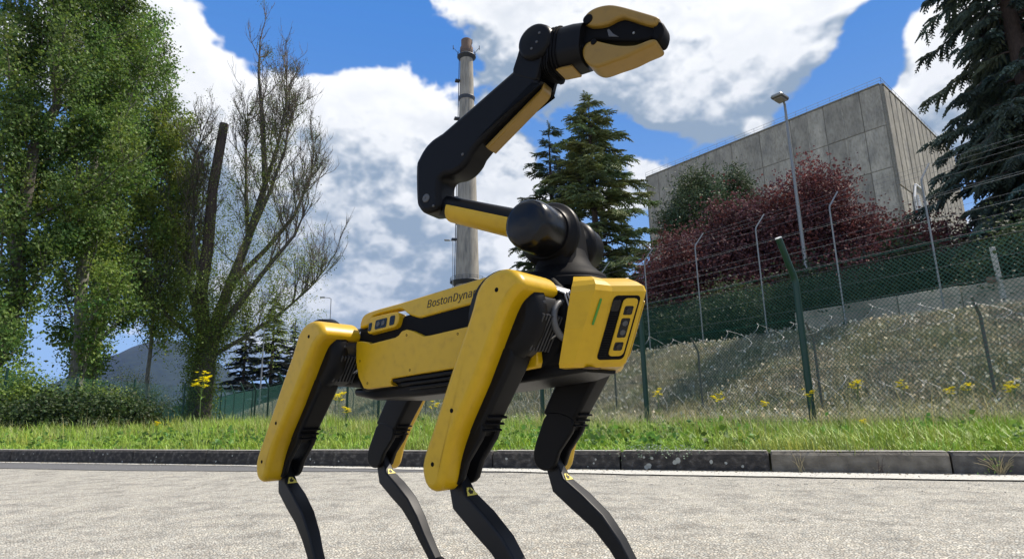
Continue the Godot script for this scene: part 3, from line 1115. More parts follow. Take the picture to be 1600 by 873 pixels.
# ------------------------------------------------------------------ fences
func make_fences() -> void:
	var fence := thing("chain_link_fence", "green chain-link fence with angled barbed-wire arms running from the right to far left", "fence")
	var gap := 3.15
	var lean := Vector3(-FENCE_OUT.x, 0, FENCE_OUT.y)
	for k in range(-3, 32):
		var foot := by_fence(k * gap, 0.0)
		foot.y = ground_at(foot.x, foot.z) - 0.3
		var post := Geo.new()
		var r := 0.048
		var kink := foot + Vector3.UP * 2.52
		post.tube([foot, kink - Vector3.UP * 0.04, kink + lean * 0.03 + Vector3.UP * 0.04, kink + lean * 0.32 + Vector3.UP * 0.6], [r, r, r, r], 12)
		var pole := part(post, "post", mats.post_green, fence)
		var way := (lean * 0.29 + Vector3.UP * 0.56).normalized()
		var lid := Geo.new()
		lid.tube([kink + lean * 0.32 + Vector3.UP * 0.6, kink + lean * 0.32 + Vector3.UP * 0.6 + way * 0.012], [r * 1.06, r * 0.98], 12)
		part(lid, "cap", mats.white_paint, pole)
	# the mesh: two leaning families of wire, woven a wire's width apart, and the straining wires
	var base := by_fence(0, 0).y
	for k in range(-3, 32):
		var a0 := k * gap
		var near := absf(a0) < 16.0
		var wire := 0.0031 if near else lerpf(0.004, 0.011, smoothstep(16.0, 60.0, a0))
		var pitch := 0.056 if near else lerpf(0.09, 0.17, smoothstep(16.0, 60.0, a0))
		var high := 2.2
		var link := Geo.new()
		var n := int((gap + high) / pitch)
		for s in [1.0, -1.0]:
			for i in n:
				var u := i * pitch - high
				var u0 := clampf(u, 0.0, gap)
				var u1 := clampf(u + high, 0.0, gap)
				if u1 - u0 < 0.01: continue
				var y0 := u0 - u
				var y1 := u1 - u
				var x0 := u0 if s > 0.0 else gap - u0
				var x1 := u1 if s > 0.0 else gap - u1
				var p := by_fence(a0 + x0, 0.036 + 0.002 * s, 0.13 + y0)
				var q := by_fence(a0 + x1, 0.036 + 0.002 * s, 0.13 + y1)
				link.tube([p, q], [wire, wire], 3, false)
		for y in [0.12, 0.85, 1.6, 2.3]:
			link.tube([by_fence(a0, 0.042, 0.13 + y), by_fence(a0 + gap, 0.042, 0.13 + y)], [wire, wire], 3, false)
		part(link, "chain_link", mats.mesh_green, fence, "stuff")
	for q in [0.15, 0.55, 0.95]:
		var barb := Geo.new()
		var at = lean * 0.32 * q + Vector3.UP * (0.6 * q + 2.34)
		barb_wire(barb, by_fence(-3 * gap, 0) + at, by_fence(31 * gap, 0) + at, 0.0026, 0.16, 22.0)
		part(barb, "barbed_wire", mats.wire, fence)
	# the low inner fence at the foot of the bank, with coils of razor wire along its top and foot
	var inner := thing("razor_wire_fence", "low brown-post fence with loose coils of razor wire at the foot of the dry bank", "fence")
	for k in range(-2, 26):
		var foot := by_fence(-1.15 + k * 2.85, 3.4)
		foot.y = ground_at(foot.x, foot.z) - 0.2
		var post := Geo.new()
		var top := foot + Vector3.UP * 1.72
		post.tube([foot, top - Vector3.UP * 0.03, top + lean * 0.03 + Vector3.UP * 0.03, top + lean * 0.22 + Vector3.UP * 0.3], [0.026, 0.026, 0.026, 0.022], 8)
		part(post, "post", mats.post_brown, inner)
	for q in [[3.2, 1.75, 0.2], [3.0, 0.45, 0.3]]:
		var coil := Geo.new()
		var pts := []
		var radii := []
		var turns := 46
		for i in turns * 16:
			var a := TAU * i / 16.0
			var along := -6.0 + i / 16.0 * (0.78 if q[1] > 1.0 else 0.62)
			var r: float = q[2] * (1.0 + 0.3 * sin(i * 0.11))
			var p := by_fence(along + 0.18 * sin(a * 2.0), q[0] + cos(a) * r)
			p.y = ground_at(p.x, p.z) + q[1] + sin(a) * r + 0.06 * sin(along * 1.3)
			pts.push_back(p)
			radii.push_back(0.0055)
		coil.tube(pts, radii, 4)
		for i in range(0, pts.size(), 2):                # the blades
			var d: Vector3 = ((pts[mini(i + 1, pts.size() - 1)] as Vector3) - pts[maxi(i - 1, 0)]).normalized()
			var s := d.cross(Vector3(0.3, 1, 0.2)).normalized()
			coil.tri(pts[i] - d * 0.02, pts[i] + d * 0.02, (pts[i] as Vector3) + s * 0.016)
			coil.tri(pts[i] - d * 0.02, pts[i] + d * 0.02, (pts[i] as Vector3) - s * 0.016)
		part(coil, "razor_coil", mats.razor, inner)
	for y in [0.5, 1.05, 1.5]:
		var w := Geo.new()
		var pts := []
		var radii := []
		for k in range(-2, 26):
			var p := by_fence(-1.15 + k * 2.85, 3.37)
			p.y = ground_at(p.x, p.z) + y
			pts.push_back(p)
			radii.push_back(0.0025)
		w.tube(pts, radii, 4)
		part(w, "straining_wire", mats.wire, inner)
	# the tall fence on the crest of the bank: grey posts, arms leaning away, many wires
	var crest := thing("barbed_wire_fence", "tall grey-post fence with barbed wire along the crest of the bank before the red trees", "fence")
	var tips := []
	for k in range(-2, 14):
		var foot := by_fence(1.3 + k * 2.46, 9.0)
		foot.y = ground_at(foot.x, foot.z) - 0.2
		var kink := Vector3(foot.x, 6.27, foot.z)
		var tip := kink - lean * 0.42 + Vector3.UP * 0.55 + Vector3(FENCE_RUN.x, 0, -FENCE_RUN.y) * -0.1
		var post := Geo.new()
		post.tube([foot, kink - Vector3.UP * 0.05, kink - lean * 0.03 + Vector3.UP * 0.05, tip], [0.024, 0.024, 0.024, 0.022], 8)
		part(post, "post", mats.galvanised, crest)
		tips.push_back([foot, kink, tip])
	for y in [3.4, 3.9, 4.4, 4.9, 5.35, 5.8, 6.2]:
		var w := Geo.new()
		for k in tips.size() - 1:
			barb_wire(w, Vector3(tips[k][0].x, y, tips[k][0].z), Vector3(tips[k + 1][0].x, y, tips[k + 1][0].z), 0.0035, 0.3, 12.0)
		part(w, "barbed_wire", mats.wire, crest)
	for q in [0.3, 0.65, 0.97]:
		var w := Geo.new()
		for k in tips.size() - 1:
			barb_wire(w, (tips[k][1] as Vector3).lerp(tips[k][2], q), (tips[k + 1][1] as Vector3).lerp(tips[k + 1][2], q), 0.0035, 0.3, 12.0)
		part(w, "barbed_wire", mats.wire, crest)
	# the side fence before the poplars
	var side := thing("side_fence", "dark green mesh fence standing before the poplars at the left edge", "fence")
	var spots := [Vector3(-17.2, 0, -17.0), Vector3(-16.6, 0, -20.0), Vector3(-16.4, 0, -23.0), Vector3(-16.2, 0, -26.2), Vector3(-15.75, 0, -29.4), Vector3(-15.5, 0, -32.6), Vector3(-15.2, 0, -35.8)]
	for k in spots.size():
		var p: Vector3 = spots[k]
		p.y = -0.1
		var post := Geo.new()
		post.tube([p, p + Vector3.UP * 2.4], [0.04, 0.04], 8)
		part(post, "post", mats.post_green, side)
		if k == 0: continue
		var q: Vector3 = spots[k - 1]
		var d := (p - q)
		d.y = 0.0
		var length := d.length()
		d = d.normalized()
		var link := Geo.new()
		var n := int((length + 2.0) / 0.1)
		for s in [1.0, -1.0]:
			for i in n:
				var u := i * 0.1 - 2.0
				var u0 := clampf(u, 0.0, length)
				var u1 := clampf(u + 2.0, 0.0, length)
				if u1 - u0 < 0.01: continue
				var x0 := u0 if s > 0.0 else length - u0
				var x1 := u1 if s > 0.0 else length - u1
				var off = d.cross(Vector3.UP) * 0.003 * s
				link.tube([q + d * x0 + off + Vector3.UP * (0.15 + u0 - u), q + d * x1 + off + Vector3.UP * (0.15 + u1 - u)], [0.003, 0.003], 3, false)
		part(link, "chain_link", mats.mesh_green, side, "stuff")
	# a low wall on the crest, and the pale marker posts
	var wall := thing("concrete_wall", "low grey concrete wall on the crest of the bank below the dark shrubs", "wall")
	for k in 5:
		var w := Geo.new()
		var c := by_fence(-1.2 + k * 1.5, 9.6)
		c.y = ground_at(c.x, c.z) + 0.35
		w.bevel_box(Transform3D(Basis(Vector3(FENCE_RUN.x, 0, -FENCE_RUN.y), Vector3.UP, lean), c), Vector3(1.48, 1.1, 0.18), 0.015)
		part(w, "slab", mats.panels[k % 4], wall)
	var marker := thing("marker_post", "pale square concrete post with a small rusty box on the crest at the right", "post", Vector3(11.9, 0, -14.5))
	var mp := Geo.new()
	mp.bevel_box(Transform3D(Basis(Vector3.BACK, 0.03), Vector3(0, 3.25, 0)), Vector3(0.1, 2.0, 0.1), 0.015)
	part(mp, "shaft", mats.gutter, marker)
	var bx := Geo.new()
	bx.bevel_box(Transform3D(Basis(Vector3.UP, 0.4), Vector3(-0.22, 3.42, 0.02)), Vector3(0.2, 0.14, 0.12), 0.01)
	part(bx, "box", mats.rust, marker)


func barb_wire(g: Geo, a: Vector3, b: Vector3, r: float, gap: float, until: float) -> void:
	g.tube([a, b], [r, r], 4)
	var d := (b - a).normalized()
	var n := int(minf((b - a).length(), until) / gap)
	for i in n:
		var p := a + d * (i + 0.5) * gap
		for s in [Vector3(0.3, 1, 0.2), Vector3(-0.5, 0.5, 0.6)]:
			g.rod(p - s * 0.018, p + s * 0.018, r * 0.7, 3)


# ------------------------------------------------------------------ lamps
func lamp(label: String, foot: Vector3, high: float, arm: Vector3, head: Vector3, group := "") -> void:
	var l := thing("street_lamp", label, "street lamp", foot, group)
	var mast := Geo.new()
	mast.tube([Vector3(0, -1.0, 0), Vector3.UP * high * 0.5, Vector3.UP * (high - 0.1)], [0.085, 0.07, 0.05], 12)
	part(mast, "mast", mats.galvanised, l)
	var top := Vector3.UP * (high - 0.12)
	var bracket := Geo.new()
	bracket.tube([top, top + Vector3.UP * 0.12 + arm * 0.3, top + Vector3.UP * 0.18 + arm], [0.045, 0.045, 0.04], 8)
	part(bracket, "bracket", mats.galvanised, l)
	var x := arm.normalized()
	var t := Transform3D(Basis(x, Vector3.UP, x.cross(Vector3.UP)), top + Vector3.UP * 0.2 + arm + x * head.x * 0.3)
	var body := Geo.new()
	body.bevel_box(t, head, head.y * 0.3, true)
	var h := part(body, "lamp_head", mats.steel, l)
	var pane := Geo.new()
	pane.bevel_box(t.translated(Vector3.DOWN * head.y * 0.5), Vector3(head.x * 0.7, 0.04, head.z * 0.75), 0.01)
	part(pane, "lens", mats.glass_lamp, h)


func make_lamps() -> void:
	lamp("grey lamp post with a flat square head rising in front of the red trees", Vector3(11.95, ground_at(11.95, -24.0), -24.0), 13.45 - ground_at(11.95, -24.0), Vector3(-0.12, 0, 0.1), Vector3(0.75, 0.2, 0.5))
	lamp("thin lamp post beside the dark conifers beyond the far fence", Vector3(-24.76, 0, -60.0), 9.6, Vector3(-0.7, 0, 0.1), Vector3(0.6, 0.14, 0.3))
	lamp("thin lamp post against the sky above the robot's rear hip", Vector3(-24.35, 0, -80.0), 16.5, Vector3(-0.9, 0, 0.1), Vector3(0.7, 0.16, 0.35))
	lamp("dark lamp post standing close to the left side of the stack", Vector3(-9.0, 0, -90.0), 27.1, Vector3(-0.6, 0, 0.1), Vector3(0.9, 0.2, 0.4))


# ------------------------------------------------------------------ plants
func leaf_cluster(count: int, spread: float, size: float, seed_: int, long := 1.25) -> ArrayMesh:   # leaves, each folded along its midrib
	var r := RandomNumberGenerator.new()
	r.seed = seed_
	var g := Geo.new()
	for i in count:
		var p := Vector3(r.randfn(), r.randfn(), r.randfn()) * spread * 0.45
		var b := Basis.from_euler(Vector3(r.randf() * TAU, r.randf() * TAU, r.randf() * TAU))
		var s := size * r.randf_range(0.7, 1.2)
		var w := s * 0.5
		var l := s * long
		var fold := s * 0.14
		g.tri(p, p + b * Vector3(w, l * 0.45, fold), p + b * Vector3(0, l, 0))
		g.tri(p, p + b * Vector3(0, l, 0), p + b * Vector3(-w, l * 0.45, fold))
	return g.mesh(null)


func needle_spray(seed_: int, droop: float, dense := 11) -> ArrayMesh:     # one metre of twig with side twigs, all clad in needles
	var r := RandomNumberGenerator.new()
	r.seed = seed_
	var g := Geo.new()
	for i in dense:
		var x := 0.05 + 0.95 * i / float(dense)
		var s := 1.0 if i % 2 == 0 else -1.0
		var reach := lerpf(0.42, 0.16, x) * r.randf_range(0.7, 1.2)
		var way := Vector3(0.62, -droop * r.randf_range(0.5, 1.6), s * 0.75 + r.randfn() * 0.15).normalized() * reach
		var a := Vector3(x, -droop * x * x * 0.5, 0)
		for k in 2:
			var w := (way.cross(Vector3.UP).normalized() if k == 0 else way.cross(Vector3(0.3, 0.2, 1)).normalized()) * 0.045
			g.tri(a - w * 0.6, a + way * 0.55 + w, a + way)
			g.tri(a - w * 0.6, a + way, a + way * 0.5 - w)
	for k in 2:
		var w := (Vector3(0, 0, 0.05) if k == 0 else Vector3(0, 0.05, 0))
		g.tri(-w, Vector3(0.55, -droop * 0.15, 0) + w, Vector3(1.1, -droop * 0.6, 0))
		g.tri(-w, Vector3(1.1, -droop * 0.6, 0), Vector3(0.55, -droop * 0.15, 0) - w)
	return g.mesh(null)


func with_material(m: ArrayMesh, material: Material) -> ArrayMesh:
	m.surface_set_material(0, material)
	return m


func limb_path(from: Vector3, way: Vector3, length: float, rise: float, wobble: float, steps := 6) -> Array:
	var pts := [from]
	var d := way.normalized()
	for i in steps:
		d = (d + Vector3.UP * rise / steps + Vector3(rng.randfn(), rng.randfn() * 0.5, rng.randfn()) * wobble).normalized()
		pts.push_back(pts[-1] + d * length / steps)
	return pts


func taper(a: float, b: float, n: int) -> Array:
	var r := []
	for i in n: r.push_back(lerpf(a, b, i / float(n - 1)))
	return r


func along_path(pts: Array, t: float) -> Vector3:
	var f := clampf(t, 0.0, 0.999) * (pts.size() - 1)
	var i := int(f)
	return (pts[i] as Vector3).lerp(pts[i + 1], f - i)


# a broadleaf tree: trunk, rising limbs, twigs, leaves along the outer part of every limb
func poplar(label: String, foot: Vector3, high: float, spread: float, tint: Color, leaves: int, trunk_r: float, lean: Vector3, bark: String, low := 0.12, thin_top := 0.0, group := "trees behind the side fence") -> void:
	var t := thing("poplar_tree", label, "tree", foot, group)
	var trunk := Geo.new()
	var path := [Vector3(0, -0.5, 0)]
	for i in 12:
		var k := (i + 1) / 12.0
		path.push_back(Vector3(lean.x * k + rng.randfn() * 0.12, high * 0.93 * k, lean.z * k + rng.randfn() * 0.12))
	trunk.tube(path, taper(trunk_r * 1.25, 0.03, 13), 10)
	part(trunk, "trunk", mats[bark], t)
	var limbs := Geo.new()
	var s := Scatter.new()
	var n := 46
	var paths := []
	for i in n:
		var k := low + (0.97 - low) * pow(i / float(n), 0.9)
		var p := along_path(path, k * 0.98 + 0.02)
		var az := i * 2.4 + rng.randfn() * 0.4
		var reach := spread * (0.42 + 0.58 * sin(PI * clampf(k * 0.95 + 0.1, 0.0, 1.0))) * rng.randf_range(0.75, 1.2)
		var way := Vector3(cos(az), rng.randf_range(0.5, 1.3), sin(az))
		var length := reach * 1.5
		var pts := limb_path(p, way, length, 0.9, 0.1, 7)
		limbs.tube(pts, taper(trunk_r * 0.28 * (1.1 - k), 0.012, 8), 5, false)
		paths.push_back([pts, length, k])
		for j in 8:
			var q := along_path(pts, rng.randf_range(0.2, 0.97))
			var w2 := Vector3(rng.randfn(), rng.randf_range(0.0, 1.4), rng.randfn())
			var tw := limb_path(q, w2, length * rng.randf_range(0.2, 0.42), 0.7, 0.12, 4)
			limbs.tube(tw, taper(0.025, 0.006, 5), 4, false)
			paths.push_back([tw, length * 0.7, k])
	part(limbs, "limbs", mats[bark], t)
	var total := 0.0
	for q in paths: total += q[1]
	for q in paths:
		var many := int(leaves * q[1] / total * (1.0 - thin_top * smoothstep(0.55, 1.0, q[2])) * pow(rng.randf(), 1.3) * 2.3)
		var hue := vary(tint, 0.16, 0.10)
		for j in many:
			var p := along_path(q[0], pow(rng.randf(), 0.7)) + Vector3(rng.randfn(), rng.randfn(), rng.randfn()) * 0.17
			s.put(turned().scaled(Vector3.ONE * rng.randf_range(0.55, 1.45)), p, vary(hue, 0.24, 0.07))
	scatter_part(s, with_material(leaf_cluster(9, 0.5, 0.10, 5), mats.leaf), "leaves", t)


func half_dead_poplar() -> void:
	var foot := Vector3(-15.8, 0.0, -31.0)
	var t := thing("bare_tree", "half dead poplar with bare upswept branches, a sawn-off stub and an ivy-green trunk", "tree", foot)
	var trunk := Geo.new()
	trunk.tube([Vector3(0, -0.5, 0), Vector3(0.05, 1.5, 0), Vector3(0.1, 3.4, 0), Vector3(0.25, 5.0, 0)], [0.62, 0.52, 0.5, 0.42], 12)
	part(trunk, "trunk", mats.bark, t)
	var s := Scatter.new()
	var twigs := Geo.new()
	# the main limbs, as the photograph shows them: start, points on the way, radius
	var mains := [
		[[Vector3(0.0, 4.4, 0), Vector3(-0.3, 7.0, 0.3), Vector3(-0.15, 9.5, 0.3), Vector3(-0.15, 12.5, 0.4), Vector3(0.15, 16.4, 0.4)], 0.34, 0.24, "stub"],
		[[Vector3(0.2, 4.6, 0), Vector3(0.9, 7.5, -0.3), Vector3(1.6, 10.0, -0.4), Vector3(2.4, 13.0, -0.2), Vector3(2.1, 16.5, 0), Vector3(1.7, 19.5, 0.1), Vector3(1.6, 22.0, 0.1)], 0.3, 0.03, "limb"],
		[[Vector3(0.2, 4.2, 0), Vector3(1.6, 6.0, 0.5), Vector3(3.3, 8.2, 0.8), Vector3(4.6, 9.8, 0.9), Vector3(5.2, 11.6, 0.8)], 0.2, 0.02, "limb"],
		[[Vector3(0.9, 7.5, -0.3), Vector3(2.4, 9.5, -0.8), Vector3(3.8, 11.5, -1.0), Vector3(4.6, 13.8, -1.0), Vector3(4.7, 15.2, -1.0)], 0.16, 0.02, "limb"],
		[[Vector3(1.6, 10.0, -0.4), Vector3(2.9, 12.3, 0.4), Vector3(3.7, 14.6, 0.7), Vector3(4.0, 17.2, 0.8)], 0.14, 0.02, "limb"],
		[[Vector3(2.4, 13.0, -0.2), Vector3(2.9, 15.5, -0.3), Vector3(3.2, 18.0, -0.3), Vector3(3.1, 20.2, -0.3)], 0.12, 0.015, "limb"],
		[[Vector3(-0.1, 4.6, 0), Vector3(-1.1, 7.5, 0.1), Vector3(-1.5, 10.5, 0.0), Vector3(-1.6, 14.0, 0.0), Vector3(-1.2, 16.5, 0.0)], 0.18, 0.02, "limb"],
		[[Vector3(-0.1, 4.2, 0), Vector3(-1.6, 5.6, 0.4), Vector3(-2.8, 6.6, 0.7), Vector3(-3.6, 7.9, 0.8)], 0.14, 0.02, "limb"],
		[[Vector3(0.2, 3.6, 0), Vector3(1.9, 4.8, -0.5), Vector3(3.6, 6.0, -0.6), Vector3(5.0, 7.3, -0.6), Vector3(6.0, 8.6, -0.6)], 0.13, 0.02, "limb"],
		[[Vector3(-0.2, 7.0, 0.3), Vector3(-0.7, 9.5, 0.7), Vector3(-0.9, 12.0, 0.8), Vector3(-0.8, 14.5, 0.8)], 0.12, 0.02, "limb"],
		[[Vector3(1.6, 10.0, -0.4), Vector3(1.2, 12.8, -0.6), Vector3(1.0, 15.5, -0.6), Vector3(0.9, 18.0, -0.6)], 0.12, 0.015, "limb"]]
	for m in mains:
		var g := Geo.new()
		g.tube(m[0], taper(m[1], m[2], m[0].size()), 9)
		part(g, m[3], mats.bark_red if m[3] == "stub" else mats.bark, t)
		if m[3] == "stub":
			for i in 16: shoot(twigs, s, along_path(m[0], rng.randf_range(0.05, 0.8)), Vector3(rng.randfn() * 0.8, 1.6, rng.randfn() * 0.8), rng.randf_range(1.2, 2.6), 0.03, 1)
			continue
		var n: int = m[0].size()
		for i in 26:
			var k := pow(rng.randf(), 0.75)
			var p := along_path(m[0], 0.12 + 0.88 * k)
			var w: Vector3 = ((m[0][n - 1] as Vector3) - m[0][0]).normalized()
			shoot(twigs, s, p, w * 0.6 + Vector3(rng.randfn() * 0.8, rng.randf_range(0.3, 1.6), rng.randfn() * 0.8), rng.randf_range(1.4, 3.3) * (1.15 - k * 0.4), 0.034, 2)
	part(twigs, "twigs", mats.twig, t, "stuff")
	# green shoots and ivy on the trunk, and a few tufts higher up
	for i in 4000:
		var y := pow(rng.randf(), 0.9) * 7.6
		var a := rng.randf() * TAU
		var r := rng.randfn() * 0.24 + lerpf(0.42, 1.7, smoothstep(2.6, 7.0, y))
		s.put(turned().scaled(Vector3.ONE * rng.randf_range(0.6, 1.1)), Vector3(cos(a) * r - 0.1 + y * 0.03, y + 0.2, sin(a) * r), vary(Color(0.15, 0.215, 0.04), 0.25, 0.08))
	for q in [[-1.3, 11.5, 0.6, 1.8, 260], [-2.0, 9.2, 1.0, 1.6, 420], [0.9, 11.0, 0.8, 1.5, 260], [2.9, 11.0, 0.8, 1.5, 230], [-3.0, 7.4, 0.9, 1.0, 380], [2.6, 15.8, 0.55, 1.5, 230], [2.4, 13.6, 0.8, 1.3, 260], [3.3, 8.0, 0.9, 1.0, 300], [0.6, 12.5, 0.5, 1.8, 130], [4.6, 8.6, 0.7, 0.7, 160], [1.2, 9.0, 1.2, 1.2, 330], [-1.4, 8.0, 0.9, 1.6, 300], [-2.6, 6.8, 0.8, 0.8, 260], [3.8, 5.6, 0.9, 0.9, 320], [-0.8, 5.5, 1.1, 1.1, 420], [2.0, 6.0, 1.2, 1.1, 420]]:
		for i in q[4]:
			s.put(turned().scaled(Vector3.ONE * rng.randf_range(0.5, 0.95)), Vector3(q[0] + rng.randfn() * q[2], q[1] + rng.randfn() * q[3], rng.randfn() * q[2]), vary(Color(0.23, 0.3, 0.06), 0.22, 0.08))
	scatter_part(s, with_material(leaf_cluster(8, 0.4, 0.085, 6), mats.leaf), "leaves", t)


func shoot(g: Geo, s: Scatter, p: Vector3, way: Vector3, length: float, r: float, depth: int) -> void:
	var pts := limb_path(p, way, length, 1.0, 0.13, 6)
	g.tube(pts, taper(r, 0.006, 7), 4 if depth > 1 else 3, false)
	if depth <= 0: return
	for i in 5 if depth > 1 else 4:
		var q := along_path(pts, rng.randf_range(0.2, 0.9))
		var d: Vector3 = ((pts[4] as Vector3) - pts[1]).normalized()
		shoot(g, s, q, d + Vector3(rng.randfn(), rng.randf_range(-0.2, 0.8), rng.randfn()) * 0.65, length * rng.randf_range(0.35, 0.62), r * 0.5, depth - 1)
	if rng.randf() < 0.34:
		for i in 7: s.put(turned().scaled(Vector3.ONE * rng.randf_range(0.4, 0.8)), along_path(pts, rng.randf()) + Vector3(rng.randfn(), rng.randfn(), rng.randfn()) * 0.12, vary(Color(0.11, 0.15, 0.035), 0.2, 0.08))


func conifer(called: String, label: String, foot: Vector3, high: float, reach: float, droop: float, lift: float, tint: Color, spray: ArrayMesh, step: float, per: int, full := 0.85, gaps := 0.0, low := 0.06, group := "") -> void:
	var t := thing(called, label, "conifer", foot, group)
	var trunk := Geo.new()
	trunk.tube([Vector3(0, -0.8, 0), Vector3(0.05, high * 0.4, 0.04), Vector3(0, high * 0.8, 0), Vector3(0, high, 0)], [high * 0.02, high * 0.013, high * 0.005, 0.012], 9)
	part(trunk, "trunk", mats.bark_red, t)
	var limbs := Geo.new()
	var s := Scatter.new()
	var y := high * low
	var turn := 0.0
	while y < high * 0.985:
		var k := y / high
		var level := reach * pow(1.0 - k, full) * rng.randf_range(0.85, 1.1) + 0.12
		for i in per:
			turn += 2.399
			if rng.randf() < gaps: continue
			var length := level * rng.randf_range(0.5, 1.2)
			var az := turn + rng.randfn() * 0.25
			var out := Vector3(cos(az), 0, sin(az))
			var p := Vector3(0, y + rng.randfn() * step * 0.3, 0)
			var n := 6
			var pts := [p]
			for j in n:
				var u := (j + 1.0) / n
				pts.push_back(p + out * length * u + Vector3.UP * length * (lift * u - droop * u * u + 0.22 * droop * pow(u, 5.0)) + Vector3(rng.randfn(), rng.randfn(), rng.randfn()) * 0.03 * length)
			limbs.tube(pts, taper(0.012 + length * 0.016, 0.006, n + 1), 4, false)
			var hue := vary(tint, 0.16, 0.08)
			var many := int(4 + length * 3.8)
			for j in many:
				var u := 0.16 + 0.84 * (j + rng.randf()) / many
				var q := along_path(pts, u)
				var d := (along_path(pts, minf(u + 0.1, 1.0)) - along_path(pts, u - 0.1)).normalized()
				for side in [-1.0, 1.0]:
					var w = (d + d.cross(Vector3.UP).normalized() * side * rng.randf_range(0.5, 1.1) + Vector3.UP * rng.randf_range(-0.3, 0.12)).normalized()
					var size := lerpf(0.95, 0.55, u) * rng.randf_range(0.7, 1.25) * clampf(length * 0.4 + 0.35, 0.4, 1.25)
					var up := (Vector3.UP + Vector3(rng.randfn(), 0, rng.randfn()) * 0.2).normalized()
					var z = w.cross(up).normalized()
					s.put(Basis(w, z.cross(w).normalized(), z).scaled_local(Vector3.ONE * size), q, vary(hue, 0.18, 0.05))
			var e: Vector3 = ((pts[n] as Vector3) - pts[n - 1]).normalized()
			s.put(Basis(e, Vector3.UP, e.cross(Vector3.UP).normalized()).orthonormalized().scaled_local(Vector3.ONE * 0.45), pts[n], hue)
		y += step * lerpf(1.0, 0.62, k)
	for i in 5: s.put(Basis(Vector3.UP, Vector3.RIGHT, Vector3.FORWARD).rotated(Vector3.UP, i * 1.3).scaled(Vector3.ONE * 0.55), Vector3(0, high * (0.94 + i * 0.012), 0), tint)
	part(limbs, "limbs", mats.bark_red, t)
	scatter_part(s, spray, "needles", t)


# a dense rounded tree or shrub: limbs from the foot, leaf clusters spread through lobes of the crown
func bush(called: String, label: String, category: String, foot: Vector3, crown: Array, tint: Color, leaves: int, material: Material, cluster: ArrayMesh, trunk_r: float, group := "") -> void:
	var t := thing(called, label, category, foot, group)
	var trunk := Geo.new()
	var limbs := Geo.new()
	var s := Scatter.new()
	var volume := 0.0
	for c in crown: volume += c[1] * c[1] * c[2]
	var fork := Vector3(0, (crown[0][0] as Vector3).y * 0.35, 0)
	trunk.tube([Vector3(0, -0.5, 0), fork * 0.5, fork], [trunk_r * 1.2, trunk_r, trunk_r * 0.85], 9)
	part(trunk, "trunk", mats.bark, t)
	for c in crown:
		var mid: Vector3 = c[0]
		var pts := [fork, fork.lerp(mid, 0.5) + Vector3(rng.randfn(), 0.3, rng.randfn()) * 0.2, mid]
		limbs.tube(pts, [trunk_r * 0.6, trunk_r * 0.4, trunk_r * 0.2], 6, false)
		var share := int(leaves * c[1] * c[1] * c[2] / volume)
		var sub := int(14 + c[1] * 10)
		for i in sub:
			var d := Vector3(rng.randfn(), rng.randfn() * 0.9 + 0.15, rng.randfn()).normalized()
			var tip := mid + d * Vector3(c[1], c[2], c[1]) * rng.randf_range(0.72, 1.12)
			var tw := limb_path(mid, tip - mid, (tip - mid).length(), 0.25, 0.12, 4)
			limbs.tube(tw, taper(0.03, 0.007, 5), 4, false)
			var hue := vary(tint, 0.2, 0.08)
			for j in share / sub:
				var u := 0.25 + 0.8 * pow(rng.randf(), 0.6)
				s.put(turned().scaled(Vector3.ONE * rng.randf_range(0.7, 1.25)), along_path(tw, u) + Vector3(rng.randfn(), rng.randfn(), rng.randfn()) * 0.2 * c[1] * u, vary(hue, 0.2, 0.06))
	part(limbs, "limbs", mats.bark, t)
	scatter_part(s, cluster, "leaves", t)


func on_land(x: float, z: float) -> Vector3:
	return Vector3(x, ground_at(x, z), z)


